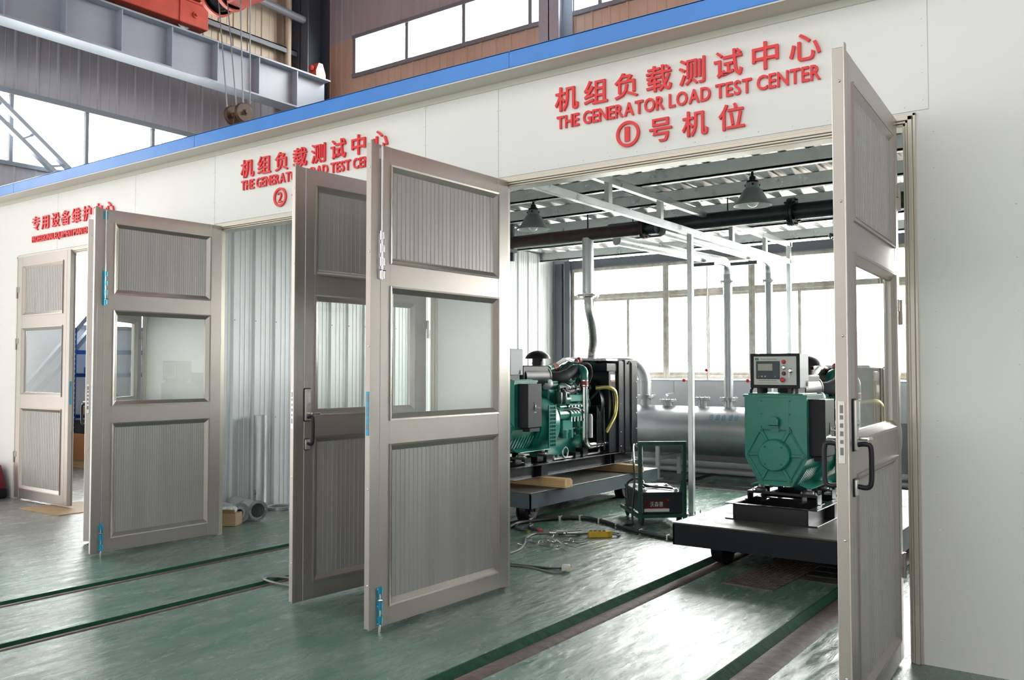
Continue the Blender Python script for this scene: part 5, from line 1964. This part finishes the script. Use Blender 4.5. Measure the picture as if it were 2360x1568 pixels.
cable('battery_cable', 'black lead looped over the trolley batteries', [TL(0.06, 0.09, 0.33), TL(0.03, 0.16, 0.36), TL(0.06, 0.26, 0.36), TL(0.16, 0.30, 0.315), TL(0.30, 0.20, 0.312), TL(0.33, 0.14, 0.312)], 0.010, 'cable')
cable('battery_cable', 'black lead hanging down from the left generator over the trolley to the floor', [(-4.50, 4.08, 0.50), (-4.30, 3.6, 0.60), TL(0.02, 0.30, 0.55), TL(-0.02, 0.12, 0.38), TL(-0.045, 0.10, 0.15), TL(-0.05, 0.09, 0.012), TL(-0.12, 0.05, 0.012)], 0.010, 'cable')
cable('battery_cable', 'black lead coiled at the back corner of the trolley', [TL(-0.03, 0.35, 0.20), TL(-0.02, 0.40, 0.32), TL(0.06, 0.42, 0.37), TL(0.12, 0.38, 0.35), TL(0.13, 0.30, 0.315), TL(0.25, 0.33, 0.312)], 0.011, 'cable')

# drain plates and trench grating
t = thing('drain_cover', 'rusty checkered drain plate in the floor in front of the right cart', 'drain cover', (-2.04, 1.38, 0.0), math.radians(-3))
mb = MB()
mb.box(-0.17, 0.17, -0.48, 0.48, 0.0005, 0.006)
mb.build('cover_plate', 'check', t, smooth=False)
mb = MB()
for i in range(11):
    for j in range(28):
        x, y = -0.155 + i * 0.031, -0.465 + j * 0.0345
        s = 1 if (i + j) % 2 else -1
        mb.bar((x - 0.009, y - 0.006 * s, 0.007), (x + 0.009, y + 0.006 * s, 0.007), 0.006, 0.003)
o = mb.build('raised_pattern', 'check', t, smooth=False)
mb = MB()
for i in range(4):
    mb.box(-1.86, -1.50, 1.28 + i * 0.16, 1.40 + i * 0.16, 0.0005, 0.007, 0.002)
tag(mb.build('slot_cover', 'deck', smooth=False), 'dark slatted cover plate in the floor right of the checkered plate', 'drain cover')
t = thing('trench_grating', 'long steel floor grating in front of the silver tank', 'grating', (-4.3, 5.20, 0))
mb = MB()
for y in (-0.17, 0.17):
    mb.box(-2.6, 5.5, y - 0.012, y + 0.012, 0.0005, 0.012)
for i in range(270):
    x = -2.6 + i * 0.03
    mb.box(x, x + 0.008, -0.17, 0.17, 0.0005, 0.010)
mb.build('grating_bars', 'steel', t, smooth=False)

# ================================================================== MIDDLE BAY
t = thing('steel_pipe', 'galvanised pipe standing upright against the corrugated partition', 'pipe', (-7.05, 1.03, 0))
mb = MB()
mb.pipe((0, 0, 0.002), (0, 0, 0.93), 0.062, 0.057, 24)
mb.build('pipe_body', 'galv', t)


def flanged_pipe(label, p, q, r, fr, ri):
    t = thing('flanged_pipe', label, 'pipe', group='flanged pipes on the floor of the middle bay')
    mb = MB()
    mb.pipe(p, q, r, ri, 24)
    mb.build('pipe_body', 'galv', t)
    mb = MB()
    d = (Vector(q) - Vector(p)).normalized()
    u, v, _ = frame_of(d)
    mb.lathe([(ri, -0.012), (fr, -0.012), (fr, 0.010), (r, 0.010)], q, d, 28)
    for k in range(6):
        a = 2 * PI * k / 6
        c = Vector(q) + (u * math.cos(a) + v * math.sin(a)) * fr * 0.86
        mb.tube([c - d * 0.03, c + d * 0.018], 0.010, 8)
    mb.build('pipe_flange', 'steel', t)
    return t


flanged_pipe('flanged steel pipe with wide dark open mouth lying on the floor', (-7.08, 0.755, 0.095), (-6.56, 0.63, 0.095), 0.074, 0.092, 0.066)
flanged_pipe('flanged steel pipe with a narrow bore lying beside the cardboard box', (-7.08, 0.565, 0.092), (-6.60, 0.462, 0.092), 0.058, 0.090, 0.034)
mb = MB()
mb.lathe([(0.095, 0.0), (0.145, 0.0), (0.145, 0.025), (0.10, 0.025), (0.095, 0.02), (0.095, 0.0)], (-6.98, 1.20, 0.002), (0, 0, 1), 32)
mb2 = mb
tag(mb2.build('loose_flange', 'steel'), 'loose steel ring flange lying flat by the partition', 'flange')
t = thing('cardboard_box', 'small brown cardboard box by the hinge of the blue bolted door', 'box', (-6.58, 0.36, 0), 0.5)
mb = MB()
mb.box(-0.09, 0.07, -0.07, 0.07, 0.001, 0.11, 0.003)
mb.build('carton', 'card', t, smooth=False)
mb = MB()
mb.hexa([(-0.09, -0.07, 0.111), (0.07, -0.07, 0.111), (0.075, -0.11, 0.15), (-0.095, -0.11, 0.15), (-0.09, -0.066, 0.112), (0.07, -0.066, 0.112), (0.075, -0.106, 0.152), (-0.095, -0.106, 0.152)])
mb.build('box_flap', 'card', t, smooth=False)
mb = MB()
for k in range(7):
    c = Vector((-6.62 + random.uniform(-.05, .05), 0.36 + random.uniform(-.05, .05), 0.112))
    mb.sph(c + Vector((0, 0, .02)), 0.035, 8, (1, 0.7, 0.8))
tag(mb.build('crumpled_film', 'labelw'), 'crumpled white film on top of the small cardboard box', 'plastic film', kind='stuff')

# ================================================================== FAR BAY
t = thing('storage_rack', 'blue perforated steel rack in the far bay, loaded with parts', 'rack', (-12.2, 2.37, 0))
for y in (-0.42, 1.3):
    for x in (-0.22, 0.22):
        mb = MB()
        mb.box(x - 0.025, x + 0.025, y - 0.026, y + 0.026, 0, 1.98)
        p = mb.build('upright', 'bluerack', t, smooth=False)
        mb = MB()
        for i in range(26):
            mb.box(x + 0.0245, x + 0.026, y - 0.007, y + 0.007, 0.12 + i * 0.07, 0.145 + i * 0.07)
        mb.build('upright_holes', 'labelw', p, smooth=False)
for z in (0.74, 1.33, 1.66):
    mb = MB()
    mb.box(0.21, 0.245, -0.40, 1.3, z - 0.06, z, 0.003)
    mb.box(-0.245, -0.21, -0.40, 1.3, z - 0.06, z, 0.003)
    if z < 1.5:
        mb.box(-0.22, 0.22, -0.40, 1.3, z - 0.012, z)
    mb.build('shelf_beam', 'bluerack', t, smooth=False)
mb = MB()
mb.bar((0.23, -0.30, 1.25), (0.23, 0.25, 0.76), 0.02, 0.03)
mb.build('shelf_brace', 'steel', t, smooth=False)
cr = thing('plywood_crate', 'orange plywood crate on the floor under the blue rack', 'crate', (-12.15, 2.30, 0))
mb = MB()
mb.box(-0.2, 0.2, -0.42, 0.85, 0.14, 0.48, 0.004)
mb.box(-0.21, 0.21, -0.43, 0.86, 0.12, 0.16)
mb.build('crate_body', 'orangewood', cr, smooth=False)
for y in (-0.38, 0.2, 0.75):
    mb = MB()
    mb.box(-0.2, 0.2, y, y + 0.08, 0.0, 0.12)
    mb.build('skid', 'wood', cr, smooth=False)
mb = MB()
mb.box(-12.3, -11.97, 1.90, 3.0, 0.4815, 0.665, 0.01)
tag(mb.build('storage_bin', 'blackp', smooth=False), 'black plastic bin on top of the orange crate', 'bin')
for k, (y, z, m, s) in enumerate(((2.10, 1.33, 'bluerack', .07), (2.30, 1.33, 'labelw', .08), (2.8, 1.33, 'labelw', .07), (3.1, 1.33, 'card', .08),
                                  (2.08, 0.74, 'card', .09), (2.30, 0.74, 'girt', .08), (2.7, 0.74, 'card', .08), (3.0, 0.74, 'labelw', .07))):
    mb = MB()
    mb.box(-12.3, -12.02, y - s, y + s, z + 0.0005, z + s * 1.2, 0.008)
    mb.box(-12.22, -12.10, y - s * .5, y + s * .7, z + s * 1.2, z + s * 1.6, 0.008)
    tag(mb.build('parts_box', m, smooth=False), ['small blue tub on the upper shelf of the blue rack', 'white bag on the upper shelf of the blue rack beside the blue tub',
        'white bag farther back on the upper rack shelf', 'brown carton at the far end of the upper rack shelf',
        'brown torn carton on the lower rack shelf by the upright', 'dark grey parts box on the lower rack shelf',
        'brown carton in the middle of the lower rack shelf', 'white packet at the far end of the lower rack shelf'][k], 'box')
mb = MB()
mb.prism([(-9.05, -0.32), (-8.3, -0.30), (-8.28, 0.30), (-9.0, 0.28)], lambda a, b: (a, b, 0.001), lambda a, b: (a, b, 0.007))
tag(mb.build('cardboard_sheet', 'card', smooth=False), 'flattened cardboard sheet on the floor at the far left door', 'cardboard')
t = thing('tool_bag', 'dark red bag leaning on the white wall at the far left', 'bag', (-10.12, -0.21, 0), 0)
mb = MB()
mb.hexa([(-0.3, -0.16, 0.10), (0.24, -0.16, 0.10), (0.26, 0.15, 0.10), (-0.3, 0.15, 0.10), (-0.25, 0.02, 0.36), (0.12, 0.02, 0.36), (0.12, 0.15, 0.36), (-0.25, 0.15, 0.36)], 0.03, 3)
mb.build('bag_body', 'redbag', t)
mb = MB()
mb.box(-0.3, 0.24, -0.17, 0.16, 0.0, 0.11, 0.02, 2)
mb.build('bag_base', 'blackp', t)
mb = MB()
mb.tube(smooth_path([(0.12, 0.0, 0.34), (0.22, -0.05, 0.22), (0.31, -0.06, 0.06), (0.33, -0.08, 0.01), (0.26, -0.12, 0.01)], 5), 0.006, 6)
mb.build('bag_strap', 'rubber', t)
